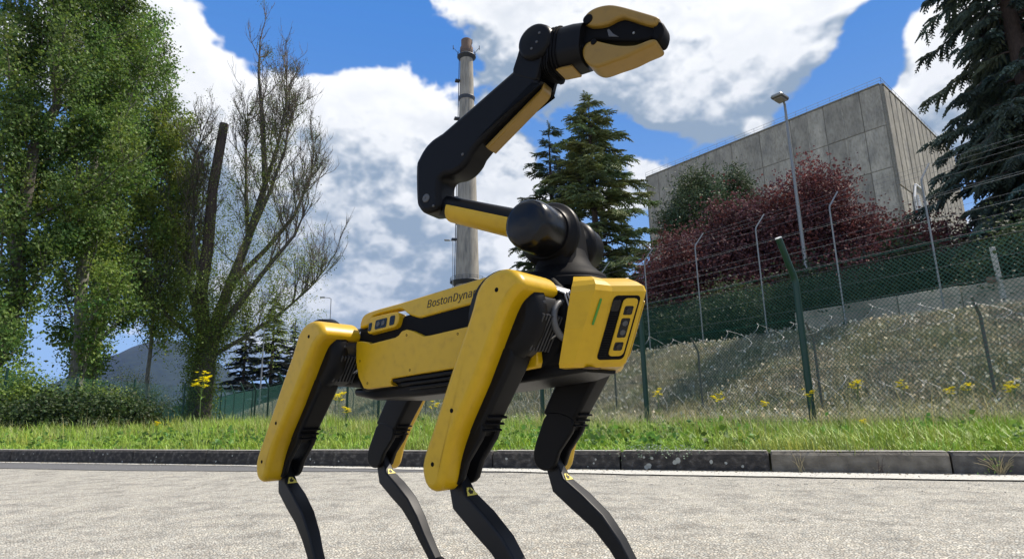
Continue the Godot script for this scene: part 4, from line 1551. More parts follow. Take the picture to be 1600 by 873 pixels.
func make_trees() -> void:
	var green := Color(0.145, 0.23, 0.042)
	var yellowish := Color(0.2, 0.27, 0.045)
	# the left: poplars behind the side fence
	poplar("big leafy poplar with a pale forked trunk, the tallest one left of the bare tree", Vector3(-18.6, 0, -26.0), 26.5, 2.9, green, 7600, 0.26, Vector3(-0.6, 0, 0.3), "bark_pale", 0.06, 0.5)
	poplar("dark leafy poplar cut off by the left edge of the picture", Vector3(-19.2, 0, -22.5), 24.5, 2.7, Color(0.115, 0.19, 0.038), 8500, 0.28, Vector3(0.6, 0, 0), "bark", 0.05)
	poplar("slimmer poplar with thin open foliage between the big poplar and the bare tree", Vector3(-18.9, 0, -31.5), 18.2, 2.5, yellowish, 5600, 0.09, Vector3(-0.3, 0, 0.2), "bark_pale", 0.2, 0.3)
	poplar("second trunk of leafy poplar close behind the tallest one", Vector3(-21.5, 0, -31.0), 25.0, 2.7, green, 6000, 0.3, Vector3(0.4, 0, 0), "bark_pale", 0.05)
	half_dead_poplar()
	var cluster := with_material(leaf_cluster(9, 0.42, 0.085, 8), mats.leaf)
	var low := [
		["leafy light green shrub at the foot of the tallest poplar", Vector3(-16.9, 0.1, -24.6), 1.3, 0.8, yellowish, 1700],
		["broad green shrub at the left edge below the dark poplar", Vector3(-17.3, 0.1, -20.6), 1.5, 1.2, green, 2000],
		["low dark hedge-like shrub right beside the left edge by the fence post", Vector3(-14.2, 0.1, -19.0), 1.3, 0.5, Color(0.045, 0.08, 0.02), 2200],
		["low dark bramble in the grass before the poplar trunks", Vector3(-12.6, 0.1, -19.2), 1.2, 0.42, Color(0.05, 0.085, 0.022), 2000],
		["distant round shrub below the blue hill", Vector3(-38.0, 0.0, -52.0), 2.6, 1.7, Color(0.06, 0.09, 0.03), 2600],
		["distant bushy tree beside the blue hill", Vector3(-35.0, 0.0, -56.0), 3.2, 2.6, Color(0.055, 0.085, 0.03), 2600]]
	for b in low:
		var w: float = b[2]
		var h: float = b[3]
		var lobes := [[Vector3(0, h * 0.95, 0), w * 0.8, h], [Vector3(-w * 0.6, h * 0.7, 0.2), w * 0.6, h * 0.75], [Vector3(w * 0.6, h * 0.75, -0.1), w * 0.6, h * 0.8], [Vector3(0.1, h * 0.5, w * 0.5), w * 0.6, h * 0.6]]
		bush("shrub", b[0], "shrub", b[1], lobes, b[4], b[5], mats.leaf, cluster, 0.05, "shrubs under the trees on the left")
	# dark conifers far beyond the fence
	var fir := with_material(needle_spray(3, 0.25), mats.needle)
	var dark := Color(0.02, 0.034, 0.02)
	conifer("distant_conifer", "dark conifer behind the bare tree, the tallest of the far left three", Vector3(-28.6, 0, -72.0), 15.8, 3.6, 0.25, 0.1, dark, fir, 0.7, 6)
	conifer("distant_conifer", "dark conifer close to the thin lamp post, the left one of the three", Vector3(-33.6, 0, -76.0), 14.5, 3.6, 0.25, 0.1, dark, fir, 0.7, 6)
	conifer("distant_conifer", "smallest dark conifer, just left of the robot's rear hip", Vector3(-28.2, 0, -78.0), 13.2, 3.0, 0.25, 0.1, dark, fir, 0.7, 6)
	# the middle: cedars behind the arm
	var cedar := with_material(needle_spray(4, 0.42), mats.needle)
	conifer("cedar_tree", "tall grey-green cedar with drooping tips right of the robot arm", on_land(5.2, -36.0), 17.9, 5.4, 0.42, 0.36, Color(0.22, 0.27, 0.11), cedar, 0.58, 6, 0.64, 0.2, 0.04)
	conifer("cedar_tree", "narrower darker conifer against the cedar's left side", on_land(2.7, -38.0), 17.0, 3.7, 0.3, 0.3, Color(0.12, 0.16, 0.08), cedar, 0.62, 5, 0.7, 0.36, 0.06)
	conifer("cedar_tree", "small light green conifer at the left end of the red trees", on_land(6.8, -30.0), 5.6, 2.0, 0.3, 0.3, Color(0.085, 0.11, 0.03), cedar, 0.5, 5, 0.7)
	# the right: a large dark spruce, a second one behind it
	var spruce := with_material(needle_spray(5, 0.8, 13), mats.needle)
	conifer("spruce_tree", "large dark spruce with hanging branches at the right edge", on_land(20.6, -22.0), 25.0, 4.8, 0.5, 0.1, Color(0.085, 0.125, 0.095), spruce, 0.6, 6, 0.56, 0.2, 0.01)
	conifer("spruce_tree", "second dark spruce behind the large one, against the building's right face", on_land(27.0, -29.0), 19.0, 4.2, 0.42, 0.12, Color(0.06, 0.09, 0.066), spruce, 0.66, 6, 0.6, 0.1, 0.05)
	# green conifers between the red trees and the building
	var tight := with_material(leaf_cluster(14, 0.5, 0.07, 10, 2.2), mats.needle)
	bush("evergreen_tree", "green round-topped evergreen rising left behind the red trees", "tree", on_land(11.0, -34.0), [[Vector3(0, 9.6, 0), 1.5, 2.0], [Vector3(-0.8, 7.6, 0.2), 1.7, 1.9], [Vector3(1.0, 7.4, 0), 1.7, 1.8], [Vector3(0, 5.0, 0.3), 2.4, 2.2]], Color(0.075, 0.11, 0.045), 5200, mats.needle, tight, 0.16, "evergreens behind the red trees")
	bush("evergreen_tree", "green round-topped evergreen just left of the lamp post behind the red trees", "tree", on_land(13.7, -35.0), [[Vector3(0, 9.9, 0), 1.2, 1.9], [Vector3(-0.9, 8.0, 0.2), 1.4, 1.7], [Vector3(0.8, 7.6, 0), 1.5, 1.7], [Vector3(0, 5.0, 0.3), 2.2, 2.2]], Color(0.075, 0.11, 0.045), 4600, mats.needle, tight, 0.16, "evergreens behind the red trees")
	# the red-leaved trees
	var red_cluster := with_material(leaf_cluster(9, 0.46, 0.10, 9), mats.red_leaf)
	var red := Color(0.135, 0.052, 0.052)
	var reds := [
		["red-leaved tree at the left end of the row, beside the cedar", Vector2(8.3, -27.0), [[Vector3(0, 4.1, 0), 1.9, 1.7], [Vector3(-1.1, 2.9, 0.3), 1.7, 1.5], [Vector3(0.9, 2.4, 0.6), 1.8, 1.6], [Vector3(-0.4, 1.4, 0.6), 1.9, 1.2]], 5200],
		["red-leaved tree between the left end and the lamp post", Vector2(10.9, -27.4), [[Vector3(0, 5.4, 0), 2.0, 1.9], [Vector3(-0.9, 3.6, 0.4), 1.8, 1.6], [Vector3(1.0, 3.4, 0.2), 1.9, 1.8], [Vector3(0, 1.8, 0.5), 2.1, 1.5]], 6000],
		["tallest red-leaved tree, right of the lamp post", Vector2(13.7, -27.0), [[Vector3(0.1, 6.6, 0), 1.9, 2.1], [Vector3(-1.1, 4.6, 0.3), 1.9, 1.9], [Vector3(1.3, 4.9, 0.2), 1.9, 1.9], [Vector3(0.1, 2.6, 0.5), 2.5, 1.9]], 7600],
		["red-leaved tree below the building's corner", Vector2(15.8, -26.0), [[Vector3(0, 4.4, 0), 1.6, 1.5], [Vector3(0.9, 3.2, 0.2), 1.7, 1.5], [Vector3(-0.8, 2.6, 0.5), 1.9, 1.7], [Vector3(0.2, 1.4, 0.6), 2.0, 1.3]], 5200],
		["lowest red-leaved tree, beside the large spruce", Vector2(17.4, -25.0), [[Vector3(0, 3.7, 0), 1.8, 1.3], [Vector3(-0.9, 2.7, 0.4), 1.5, 1.2], [Vector3(1.2, 2.6, 0.2), 1.5, 1.2], [Vector3(0, 1.3, 0.4), 1.9, 1.2]], 4600]]
	for r in reds:
		bush("red_leaved_tree", r[0], "tree", on_land(r[1].x, r[1].y), r[2], red, r[3], mats.red_leaf, red_cluster, 0.13, "red-leaved trees on the bank")
	# dark evergreen shrubs along the crest under the red trees
	for k in 8:
		var p := by_fence(-6.0 + k * 3.0, 11.6)
		var at := on_land(p.x, p.z)
		bush("evergreen_shrub", "dark evergreen shrub on the crest, " + ["first", "second", "third", "fourth", "fifth", "sixth", "seventh", "eighth"][k] + " from the right along the wire fence", "shrub", at, [[Vector3(0, 1.2, 0), 1.5, 1.1], [Vector3(-1.0, 0.9, 0), 1.1, 0.9], [Vector3(1.0, 1.0, 0.2), 1.2, 1.0]], Color(0.04, 0.06, 0.026), 2200, mats.leaf, cluster, 0.07, "evergreen shrubs along the crest")


# ------------------------------------------------------------------ grass and weeds
func tuft(blades: int, high: float, width: float, spread: float, bend: float, seed_: int) -> ArrayMesh:
	var r := RandomNumberGenerator.new()
	r.seed = seed_
	var g := Geo.new()
	for i in blades:
		var a := r.randf() * TAU
		var out := Vector3(cos(a), 0, sin(a))
		var p := Vector3(r.randfn(), 0, r.randfn()) * spread * 0.5
		var h := high * r.randf_range(0.5, 1.1)
		var lean := bend * r.randf_range(0.2, 1.2)
		var w := out.cross(Vector3.UP) * width * 0.5
		var m := p + Vector3.UP * h * 0.55 + out * h * lean * 0.3
		var e := p + Vector3.UP * h * (1.0 - lean * 0.25) + out * h * lean
		g.quad(p - w, p + w, m + w * 0.8, m - w * 0.8)
		g.tri(m - w * 0.8, m + w * 0.8, e)
	return g.mesh(null)


func make_grass() -> void:
	var short := [with_material(tuft(13, 0.10, 0.005, 0.09, 0.7, 1), mats.blade), with_material(tuft(12, 0.15, 0.005, 0.09, 0.8, 2), mats.blade)]
	var long := with_material(tuft(9, 0.42, 0.003, 0.12, 0.5, 3), mats.straw)
	var a := [Scatter.new(), Scatter.new()]
	var tall := Scatter.new()
	var patch := FastNoiseLite.new()
	patch.frequency = 0.35
	patch.seed = 12
	var bright := Color(0.26, 0.43, 0.03)
	var d := 3.0
	while d < 42.0:
		var step := 0.1 + d * 0.012
		var wide := d * 0.92 + 0.6
		var per := clampf(4200.0 / (d * d), 9.0, 190.0)
		for i in int(2.0 * wide * step * per):
			var x := rng.randf_range(-wide, wide)
			var z := -d - rng.randf() * step
			var k := past_kerb(x, z)
			var b := behind_fence(x, z)
			if k < 0.115 or b > 3.2: continue
			if x < -15.0 and z < -19.0 and rng.randf() < 0.6: continue
			var n := patch.get_noise_2d(x, z)
			var y := ground_at(x, z) - 0.01
			var c := vary(bright.lerp(Color(0.33, 0.38, 0.08), clampf(n * 1.4 + 0.15 + smoothstep(-1.5, 1.5, b) * 0.45, 0.0, 1.0)), 0.2, 0.1)
			var grown := lerpf(0.75, 1.45, smoothstep(0.15, 2.6, k)) * (1.0 + n * 0.8) * rng.randf_range(0.5, 1.35)
			var bs := Basis(Vector3.UP, rng.randf() * TAU).scaled(Vector3(1.15, grown, 1.15) * clampf(d / 9.0, 1.0, 2.4))
			a[rng.randi() % 2].put(bs, Vector3(x, y, z), c)
			if k > 0.9 and rng.randf() < 0.05 + 0.3 * smoothstep(-2.0, 0.5, b) * smoothstep(0.3, 1.5, k):
				tall.put(Basis(Vector3.UP, rng.randf() * TAU).scaled(Vector3.ONE * rng.randf_range(0.6, 1.5)), Vector3(x, y, z), vary(Color(0.42, 0.39, 0.17), 0.25, 0.1))
		d += step
	for k in 2:
		tag(scatter_part(a[k], short[k], "grass", self), ["short bright green grass blades on the verge behind the kerb", "longer bright green grass blades on the verge behind the kerb"][k], "grass")
	tag(scatter_part(tall, long, "seeding_grass", self), "tall straw-coloured seeding grass along the foot of the green fence", "grass")
	# broad-leaved ground plants among the grass
	var herb := Scatter.new()
	for i in 2600:
		var d2 := 3.5 + 10.0 * pow(rng.randf(), 1.6)
		var x := rng.randf_range(-1.0, 1.0) * (d2 * 0.92 + 0.5)
		var k := past_kerb(x, -d2)
		if k < 0.13 or behind_fence(x, -d2) > 0.6 or patch.get_noise_2d(x * 0.7 + 9.0, d2) < -0.05: continue
		herb.put(turned().scaled(Vector3.ONE * rng.randf_range(0.6, 1.5)), Vector3(x, ground_at(x, -d2) + rng.randf_range(0.02, 0.11), -d2), vary(Color(0.13, 0.25, 0.04), 0.3, 0.1))
	tag(scatter_part(herb, with_material(leaf_cluster(9, 0.09, 0.035, 15), mats.leaf), "ground_plants", self), "broad-leaved ground plants scattered through the verge grass", "plants")
	# dry grass over the bank
	var dry := with_material(tuft(11, 0.2, 0.007, 0.16, 1.2, 4), mats.straw)
	var s := Scatter.new()
	var litter := Scatter.new()
	for i in 62000:
		var along := rng.randf_range(-7.0, 12.0) if i < 42000 else rng.randf_range(12.0, 60.0)
		var p := by_fence(along, rng.randf_range(1.2, 8.6))
		p.y = ground_at(p.x, p.z) - 0.02
		var n := patch.get_noise_2d(p.x * 1.6 + 40.0, p.z * 1.6)
		var c := Color(0.44, 0.415, 0.29).lerp(Color(0.27, 0.285, 0.165) if n > 0.0 else Color(0.3, 0.28, 0.24), clampf(absf(n) * 2.0, 0.0, 1.0))
		s.put(Basis(Vector3.UP, rng.randf() * TAU).scaled(Vector3.ONE * rng.randf_range(0.5, 1.9) * (1.0 if along < 12.0 else 1.8)), p, vary(c, 0.42, 0.08))
		if rng.randf() < 0.4: litter.put(Basis.from_euler(Vector3(rng.randfn() * 0.5, rng.randf() * TAU, rng.randfn() * 0.5)).scaled(Vector3.ONE * rng.randf_range(0.6, 1.7)), p + Vector3.UP * rng.randf_range(0.03, 0.12), vary(Color(0.56, 0.52, 0.42), 0.4, 0.08))
	tag(scatter_part(litter, with_material(leaf_cluster(3, 0.12, 0.05, 14), mats.straw), "leaf_litter", self), "pale dead leaves and stalks littering the dry bank", "leaf litter")
	tag(scatter_part(s, dry, "dry_grass", self), "dry straw-brown grass covering the bank behind the fences", "grass")


func weed(label: String, foot: Vector3, high: float, heads: int, seed_: int, group: String, twin: Node3D = null) -> Node3D:
	if twin:
		var c: Node3D = twin.duplicate()
		c.name = numbered("flowering_weed")
		add_child(c, true)
		c.position = foot
		c.rotation.y = rng.randf() * TAU
		c.scale = Vector3.ONE * high
		tag(c, label, "weed", group)
		return c
	var r := RandomNumberGenerator.new()
	r.seed = seed_
	var w := thing("flowering_weed", label, "weed", foot, group)
	var stem := Geo.new()
	var leaf := Geo.new()
	var main := [Vector3.ZERO, Vector3(0.01, 0.3, 0.01), Vector3(-0.01, 0.6, 0.0), Vector3(0.0, 0.82, 0.01)]
	stem.tube(main, [0.006, 0.005, 0.004, 0.003], 5)
	var tips := []
	for i in heads:
		var k := r.randf_range(0.72, 1.0)
		var p := along_path(main, k)
		var a := r.randf() * TAU
		var tip := p + Vector3(cos(a) * r.randf_range(0.03, 0.12), r.randf_range(0.1, 0.2), sin(a) * r.randf_range(0.03, 0.12))
		stem.tube([p, p.lerp(tip, 0.5) + Vector3(0, -0.01, 0), tip], [0.003, 0.0025, 0.002], 4)
		tips.push_back(tip)
	for i in 9:
		var p := along_path(main, r.randf_range(0.02, 0.75))
		var a := r.randf() * TAU
		var o := Vector3(cos(a), r.randf_range(0.1, 0.6), sin(a)) * r.randf_range(0.06, 0.13)
		var sd := o.cross(Vector3.UP).normalized() * 0.012
		leaf.tri(p, p + o * 0.5 + sd, p + o)
		leaf.tri(p, p + o, p + o * 0.5 - sd)
	part(stem, "stem", mats.stem, w)
	part(leaf, "leaves", mats.foliage, w)
	for tip in tips:
		var f := Geo.new()
		for c in 6:
			var mid: Vector3 = tip + Vector3(r.randfn() * 0.026, r.randfn() * 0.01, r.randfn() * 0.026)
			for i in 8:
				var a := TAU * i / 8.0
				var o := Vector3(cos(a), 0.3, sin(a)) * r.randf_range(0.019, 0.028)
				var sd := Vector3(-sin(a), 0, cos(a)) * 0.011
				f.tri(mid, mid + o + sd, mid + o - sd)
			f.ball(mid, Vector3(0.010, 0.008, 0.010), 6)
		part(f, "flower_head", mats.petal, w)
	w.scale = Vector3.ONE * high
	return w


func make_weeds() -> void:
	var g := "yellow-flowered weeds in the verge"
	var tall := weed("tall yellow-topped weed standing alone before the bare tree's trunk", Vector3(-3.45, 0.12, -6.8), 0.86, 9, 3, g)
	var kinds := [weed("yellow weed glimpsed between the robot's rear legs, the fullest flowered there", Vector3(-2.15, 0.12, -7.6), 0.62, 11, 4, g),
		weed("yellow weed beside the green post right of the robot's head", Vector3(2.0, 0.12, -8.6), 0.62, 8, 5, g)]
	var spots := [
		["yellow weed under the robot's rear belly, left of the fullest one", -2.75, -8.1, 0.66], ["short yellow weed low in the grass under the robot's belly", -1.9, -7.0, 0.42],
		["yellow weed just left of the robot's far front thigh", 0.62, -8.9, 0.62], ["pair-headed yellow weed right of the robot's head, nearest the road", 2.35, -7.2, 0.5],
		["yellow weed halfway between the two nearest green posts", 2.75, -8.3, 0.55], ["small yellow weed left of the nearest green post", 3.3, -8.2, 0.45],
		["yellow weed standing against the foot of the nearest green post", 4.1, -8.6, 0.62], ["yellow weed just right of the nearest green post", 4.55, -8.2, 0.7],
		["yellow weed with leaning heads two steps right of the nearest green post", 4.95, -7.9, 0.64], ["low orange-yellow weed on the right of the verge", 5.0, -7.1, 0.5],
		["yellow weed farther right, before the second brown post", 5.5, -7.5, 0.56], ["yellow weed at the right edge of the picture, rear one", 5.9, -7.3, 0.6],
		["yellow weed at the right edge of the picture, front one", 5.2, -6.5, 0.5], ["tiny yellow weed close behind the right end of the kerb", 2.9, -5.2, 0.22],
		["yellow weed low in the grass left of the bare tree", -4.6, -8.0, 0.32], ["yellow weed by the robot's far rear thigh", -0.95, -7.4, 0.5],
		["faint yellow weed in the long grass behind the robot's near front leg", -0.35, -9.2, 0.5]]
	for q in spots:
		weed(q[0], Vector3(q[1], ground_at(q[1], q[2]) - 0.01, q[2]), q[3], 0, 0, g, kinds[rng.randi() % 2])
	# what grows in the gutter joint and over the kerb
	var names := ["yellowed grass tuft before the bare kerb block, in the gutter joint", "reddish weed stalks in the gutter before the bare kerb block", "tangled dry grass clump in the gutter at the right edge"]
	var places := [[-0.17, 9, 0.13, mats.dry_stem], [-0.62, 7, 0.1, mats.bark_red], [-1.22, 40, 0.13, mats.dry_stem]]
	for k in 3:
		var p := kerb_point(places[k][0], -0.025, 0.005)
		var c := thing("gutter_weed", names[k], "weed", p)
		var s := Geo.new()
		for i in places[k][1]:
			var a := rng.randf() * TAU
			var sp := 0.35 if k < 2 else 1.1
			var e := Vector3(cos(a) * sp, rng.randf_range(0.5, 1.1), sin(a) * sp * 0.4) * (places[k][2] as float)
			s.tube([Vector3(rng.randfn() * 0.012, 0, rng.randf() * 0.01), e * 0.5 + Vector3.UP * 0.02, e], [0.0018, 0.0015, 0.0007], 4)
		part(s, "stalks", places[k][3], c)
		if k != 0:
			var l := Geo.new()
			for i in 40 if k == 2 else 16:
				var q := Vector3(rng.randfn() * 0.05, rng.randf() * (0.1 if k == 2 else 0.09), rng.randfn() * 0.012)
				var b := turned()
				l.tri(q, q + b * Vector3(0.006, 0.014, 0), q + b * Vector3(-0.004, 0.02, 0.004))
			part(l, "leaves", mats.foliage if k == 2 else mats.dry_stem, c)
	var ivy := thing("trailing_plant", "small grey-green trailing plant hanging over the dark kerb", "plant", kerb_point(0.72, 0.02, 0.13))
	var lv := Geo.new()
	for i in 260:
		var q := kerb_point(0.72 + rng.randfn() * 0.16, rng.randf_range(-0.03, 0.12), 0.0) - kerb_point(0.72, 0.02, 0.0)
		q.y = rng.randf_range(0.0, 0.045) - (rng.randf() * 0.06 if q.dot(Vector3(KERB_OUT.x, 0, -KERB_OUT.y)) < -0.02 else 0.0)
		var b := turned()
		lv.tri(q, q + b * Vector3(0.006, 0.008, 0.002), q + b * Vector3(0, 0.016, 0))
		lv.tri(q, q + b * Vector3(0, 0.016, 0), q + b * Vector3(-0.006, 0.008, 0.002))
	var pale := plain(Color(0.2, 0.26, 0.17), 0.6)
	part(lv, "leaves", pale, ivy)


# ------------------------------------------------------------------ the robot
# Its own axes: x ahead, y up, z to its right; the origin lies midway between the four hips.
func pts2(a: Array) -> Array:
	var r := []
	for i in range(0, a.size(), 2): r.push_back(Vector2(a[i], a[i + 1]))
	return r


func make_robot() -> void:
	var bot := thing("robot", "yellow and black four-legged robot with a raised gripper arm standing on the road", "robot", Vector3(-0.114, 0.562, -1.394))
	var yaw := 0.698
	var tilt := 0.04
	bot.basis = Basis(Vector3(cos(tilt) * cos(yaw), sin(tilt), cos(tilt) * sin(yaw)), Vector3(-sin(tilt) * cos(yaw), cos(tilt), -sin(tilt) * sin(yaw)), Vector3(-sin(yaw), 0, cos(yaw)))
	make_trunk(bot)
	make_head(bot)
	for s in [1.0, -1.0]:
		make_leg(bot, 0.298, s, 0.0 if s > 0.0 else 0.02, 0.1 if s > 0.0 else 0.14)
		make_leg(bot, -0.298, s, 0.06 if s > 0.0 else 0.07, 0.12 if s > 0.0 else 0.22)
	make_arm(bot)


func section(x: float, half: float, low: float, top: float, r: float) -> Array:
	return rounded(Vector3(x, (low + top) * 0.5, 0), Vector3(0, 0, 1), Vector3.UP, half, (top - low) * 0.5, r, 3)


func make_trunk(bot: Node3D) -> void:
	var core := Geo.new()
	core.loft([section(-0.40, 0.06, -0.06, 0.035, 0.02), section(-0.385, 0.08, -0.075, 0.048, 0.02), section(-0.255, 0.1, -0.092, 0.056, 0.02), section(-0.245, 0.108, -0.1, 0.058, 0.02), section(0.2, 0.108, -0.104, 0.066, 0.02), section(0.325, 0.092, -0.1, 0.064, 0.02), section(0.352, 0.07, -0.085, 0.05, 0.02)])
	var trunk := part(core, "trunk", mats.matt, bot)
	# rear deck sloping down between the rear hips, and the belly
	var deck := Geo.new()
	deck.bevel_box(Transform3D(Basis(Vector3.BACK, 0.12), Vector3(-0.325, 0.05, 0)), Vector3(0.15, 0.02, 0.15), 0.006)
	part(deck, "rear_deck", mats.black, trunk)
	var belly := Geo.new()
	belly.loft([section(-0.33, 0.06, -0.104, -0.085, 0.008), section(-0.22, 0.085, -0.122, -0.09, 0.01), section(-0.05, 0.09, -0.126, -0.09, 0.01), section(0.12, 0.09, -0.126, -0.09, 0.01), section(0.30, 0.082, -0.12, -0.09, 0.01), section(0.36, 0.055, -0.113, -0.095, 0.008)], true)
	part(belly, "belly_pan", mats.black, trunk)
	for s in [1.0, -1.0]:
		var t := Transform3D(Basis(Vector3.RIGHT, Vector3.UP, Vector3(0, 0, s)), Vector3.ZERO)
		# lower side panel, with a notch for the skid rails and a wave along its top
		var lower := (pts2([-0.247, 0.012, -0.247, -0.03, -0.236, -0.068, -0.216, -0.095, -0.204, -0.098, -0.16, -0.098, -0.108, -0.0985, -0.118, -0.0905, -0.112, -0.083, -0.02, -0.0815, 0.09, -0.081, 0.2, -0.082, 0.214, -0.1, 0.25, -0.1035, 0.298, -0.101, 0.302, -0.09, 0.3, -0.05, 0.29, 0.0, 0.27, 0.003, 0.126, -0.001, 0.016, -0.003, -0.005, -0.002, -0.022, 0.006, -0.044, 0.0155, -0.062, 0.021, -0.078, 0.0195, -0.088, 0.012, -0.1, 0.0085, -0.19, 0.006, -0.2, 0.011, -0.22, 0.0155, -0.243, 0.019]))
		var lp := Geo.new()
		lp.plate(t, lower, 0.104, 0.119, 0.003)
		part(lp, "lower_side_panel", mats.yellow, bot)
		for q in [[-0.23, -0.03], [-0.2, -0.085], [-0.05, -0.07], [0.1, -0.07], [0.1, -0.012], [-0.06, 0.008]]:
			var stud := Geo.new()
			stud.lathe(t * Transform3D(Basis(Vector3.RIGHT, PI / 2), Vector3(q[0], q[1], 0.1188)), [[0.0028, -0.001], [0.0028, 0.0005], [0.002, 0.0008], [0.0015, 0.0]], 10)
			part(stud, "bolt", mats.matt, bot)
		# upper panel, leaning in towards the top
		var lean := Transform3D(Basis(Vector3.RIGHT, Vector3(0, 0.97, -0.2425 * s), Vector3(0, 0.2425, 0.97 * s)), Vector3(0, 0.0, 0.0075 * s))
		var upper := smooth_outline(pts2([-0.2435, 0.026, -0.226, 0.0255, -0.212, 0.027, -0.205, 0.034, -0.2, 0.05, -0.15, 0.052, -0.1, 0.0505, -0.086, 0.045, -0.066, 0.032, -0.044, 0.0225, -0.025, 0.0165, -0.01, 0.016, 0.05, 0.0175, 0.14, 0.0195, 0.175, 0.0205, 0.186, 0.028, 0.186, 0.067, 0.175, 0.0735, 0.13, 0.073, 0.0, 0.069, -0.1, 0.0655, -0.18, 0.065, -0.225, 0.0625, -0.24, 0.056, -0.245, 0.045]), 2)
		var up := Geo.new()
		up.plate(lean, upper, 0.098, 0.1135, 0.0045)
		var panel := part(up, "upper_side_panel", mats.yellow, bot)
		var word := TextMesh.new()
		word.text = "BostonDynamics"
		word.font_size = 64
		word.pixel_size = 0.0256 / 64.0
		word.depth = 0.0006
		word.horizontal_alignment = HORIZONTAL_ALIGNMENT_LEFT if s > 0.0 else HORIZONTAL_ALIGNMENT_RIGHT
		var face := SystemFont.new()
		face.font_names = PackedStringArray(["Droid Sans"])
		word.font = face
		word.material = mats.print_dark
		var w := part_mesh(word, "lettering", panel)
		var turn := Basis(Vector3(s, 0, 0), Vector3(0, 0.97, -0.2425 * s), Vector3(0, 0.2425, 0.97 * s).normalized())
		w.transform = Transform3D(turn, lean * Vector3(-0.004, 0.043, 0.1139))
		# the camera module let into the rear of the panel
		var module := Node3D.new()
		var frame := Geo.new()
		var tilt2 := Transform3D(Basis(Vector3.RIGHT, Vector3(0, 0.985, -0.17 * s), Vector3(0, 0.17, 0.985 * s)), Vector3(0, 0.0, 0.004 * s))
		frame.plate(tilt2, smooth_outline(pts2([-0.2, 0.018, -0.2, 0.034, -0.197, 0.047, -0.187, 0.05, -0.15, 0.05, -0.105, 0.0485, -0.093, 0.045, -0.088, 0.036, -0.088, 0.024, -0.093, 0.015, -0.104, 0.0115, -0.14, 0.0105, -0.187, 0.0095, -0.197, 0.012]), 2), 0.098, 0.1215, 0.003)
		var fr := part(frame, "side_camera", mats.yellow, bot)
		for q in [[-0.191, 0.0255, 0.006, 0.0105], [-0.151, 0.0275, 0.0215, 0.0115], [-0.11, 0.029, 0.009, 0.0115]]:
			var win := Geo.new()
			win.plate(tilt2, square(q[0], q[1], q[2], q[3], 0.004), 0.12, 0.1222, 0.0004)
			var wn := part(win, "window", mats.gloss, fr)
			if q[2] > 0.02:
				for dx in [-0.009, 0.009]:
					var ln := Geo.new()
					ln.lathe(tilt2 * Transform3D(Basis(Vector3.RIGHT, PI / 2), Vector3(q[0] + dx, q[1], 0.122)), [[0.0062, -0.001], [0.0062, 0.0014], [0.0048, 0.002], [0.0044, 0.001]], 14)
					part(ln, "lens", mats.grey, fr)
		# skid rails along the lower edge
		for k in 3:
			var rail := Geo.new()
			var y := -0.087 - k * 0.0095
			var z = (0.112 - k * 0.006) * s
			rail.tube([Vector3(-0.112 + k * 0.02, y, z), Vector3(0.0, y - 0.001, z), Vector3(0.22 - k * 0.02, y, z)], [0.0045, 0.0045, 0.0045], 8)
			part(rail, "skid_rail", mats.black, bot)
		# hip housings at both ends, the drive bodies between hip and trunk
		for x in [0.298, -0.298]:
			var house := Geo.new()
			house.lathe(Transform3D(Basis(Vector3.RIGHT, PI / 2 * s), Vector3(x - 0.032, -0.006, 0)), [[0.02, 0.05], [0.093, 0.055], [0.096, 0.07], [0.095, 0.09], [0.088, 0.1], [0.06, 0.102]] if x > 0.0 else [[0.02, 0.05], [0.07, 0.05], [0.074, 0.075], [0.073, 0.1], [0.068, 0.108], [0.05, 0.11]], 32)
			part(house, "hip_housing", mats.matt, bot)
			var drive := Geo.new()
			var e := 1.0 if x > 0.0 else -1.0
			drive.lathe(Transform3D(Basis(Vector3.BACK, PI / 2), Vector3(x, -0.012, 0.056 * s)), [[0.034, -0.075], [0.042, -0.07], [0.044, 0.04], [0.04, 0.052], [0.036, 0.056]], 24)
			part(drive, "hip_drive", mats.black, bot)
			var ring := Geo.new()
			var loop := []
			var rr := []
			for i in 25:
				var a := TAU * i / 24.0
				loop.push_back(Vector3(x + e * 0.05, -0.02 + cos(a) * 0.034, 0.09 * s + sin(a) * 0.034))
				rr.push_back(0.0065)
			ring.tube(loop, rr, 8, false)
			part(ring, "drive_ring", mats.grey, bot)


func square(x: float, y: float, a: float, b: float, r: float) -> Array:
	var o := []
	for p in rounded(Vector3(x, y, 0), Vector3.RIGHT, Vector3.UP, a, b, r, 3): o.push_back(Vector2(p.x, p.y))
	return o


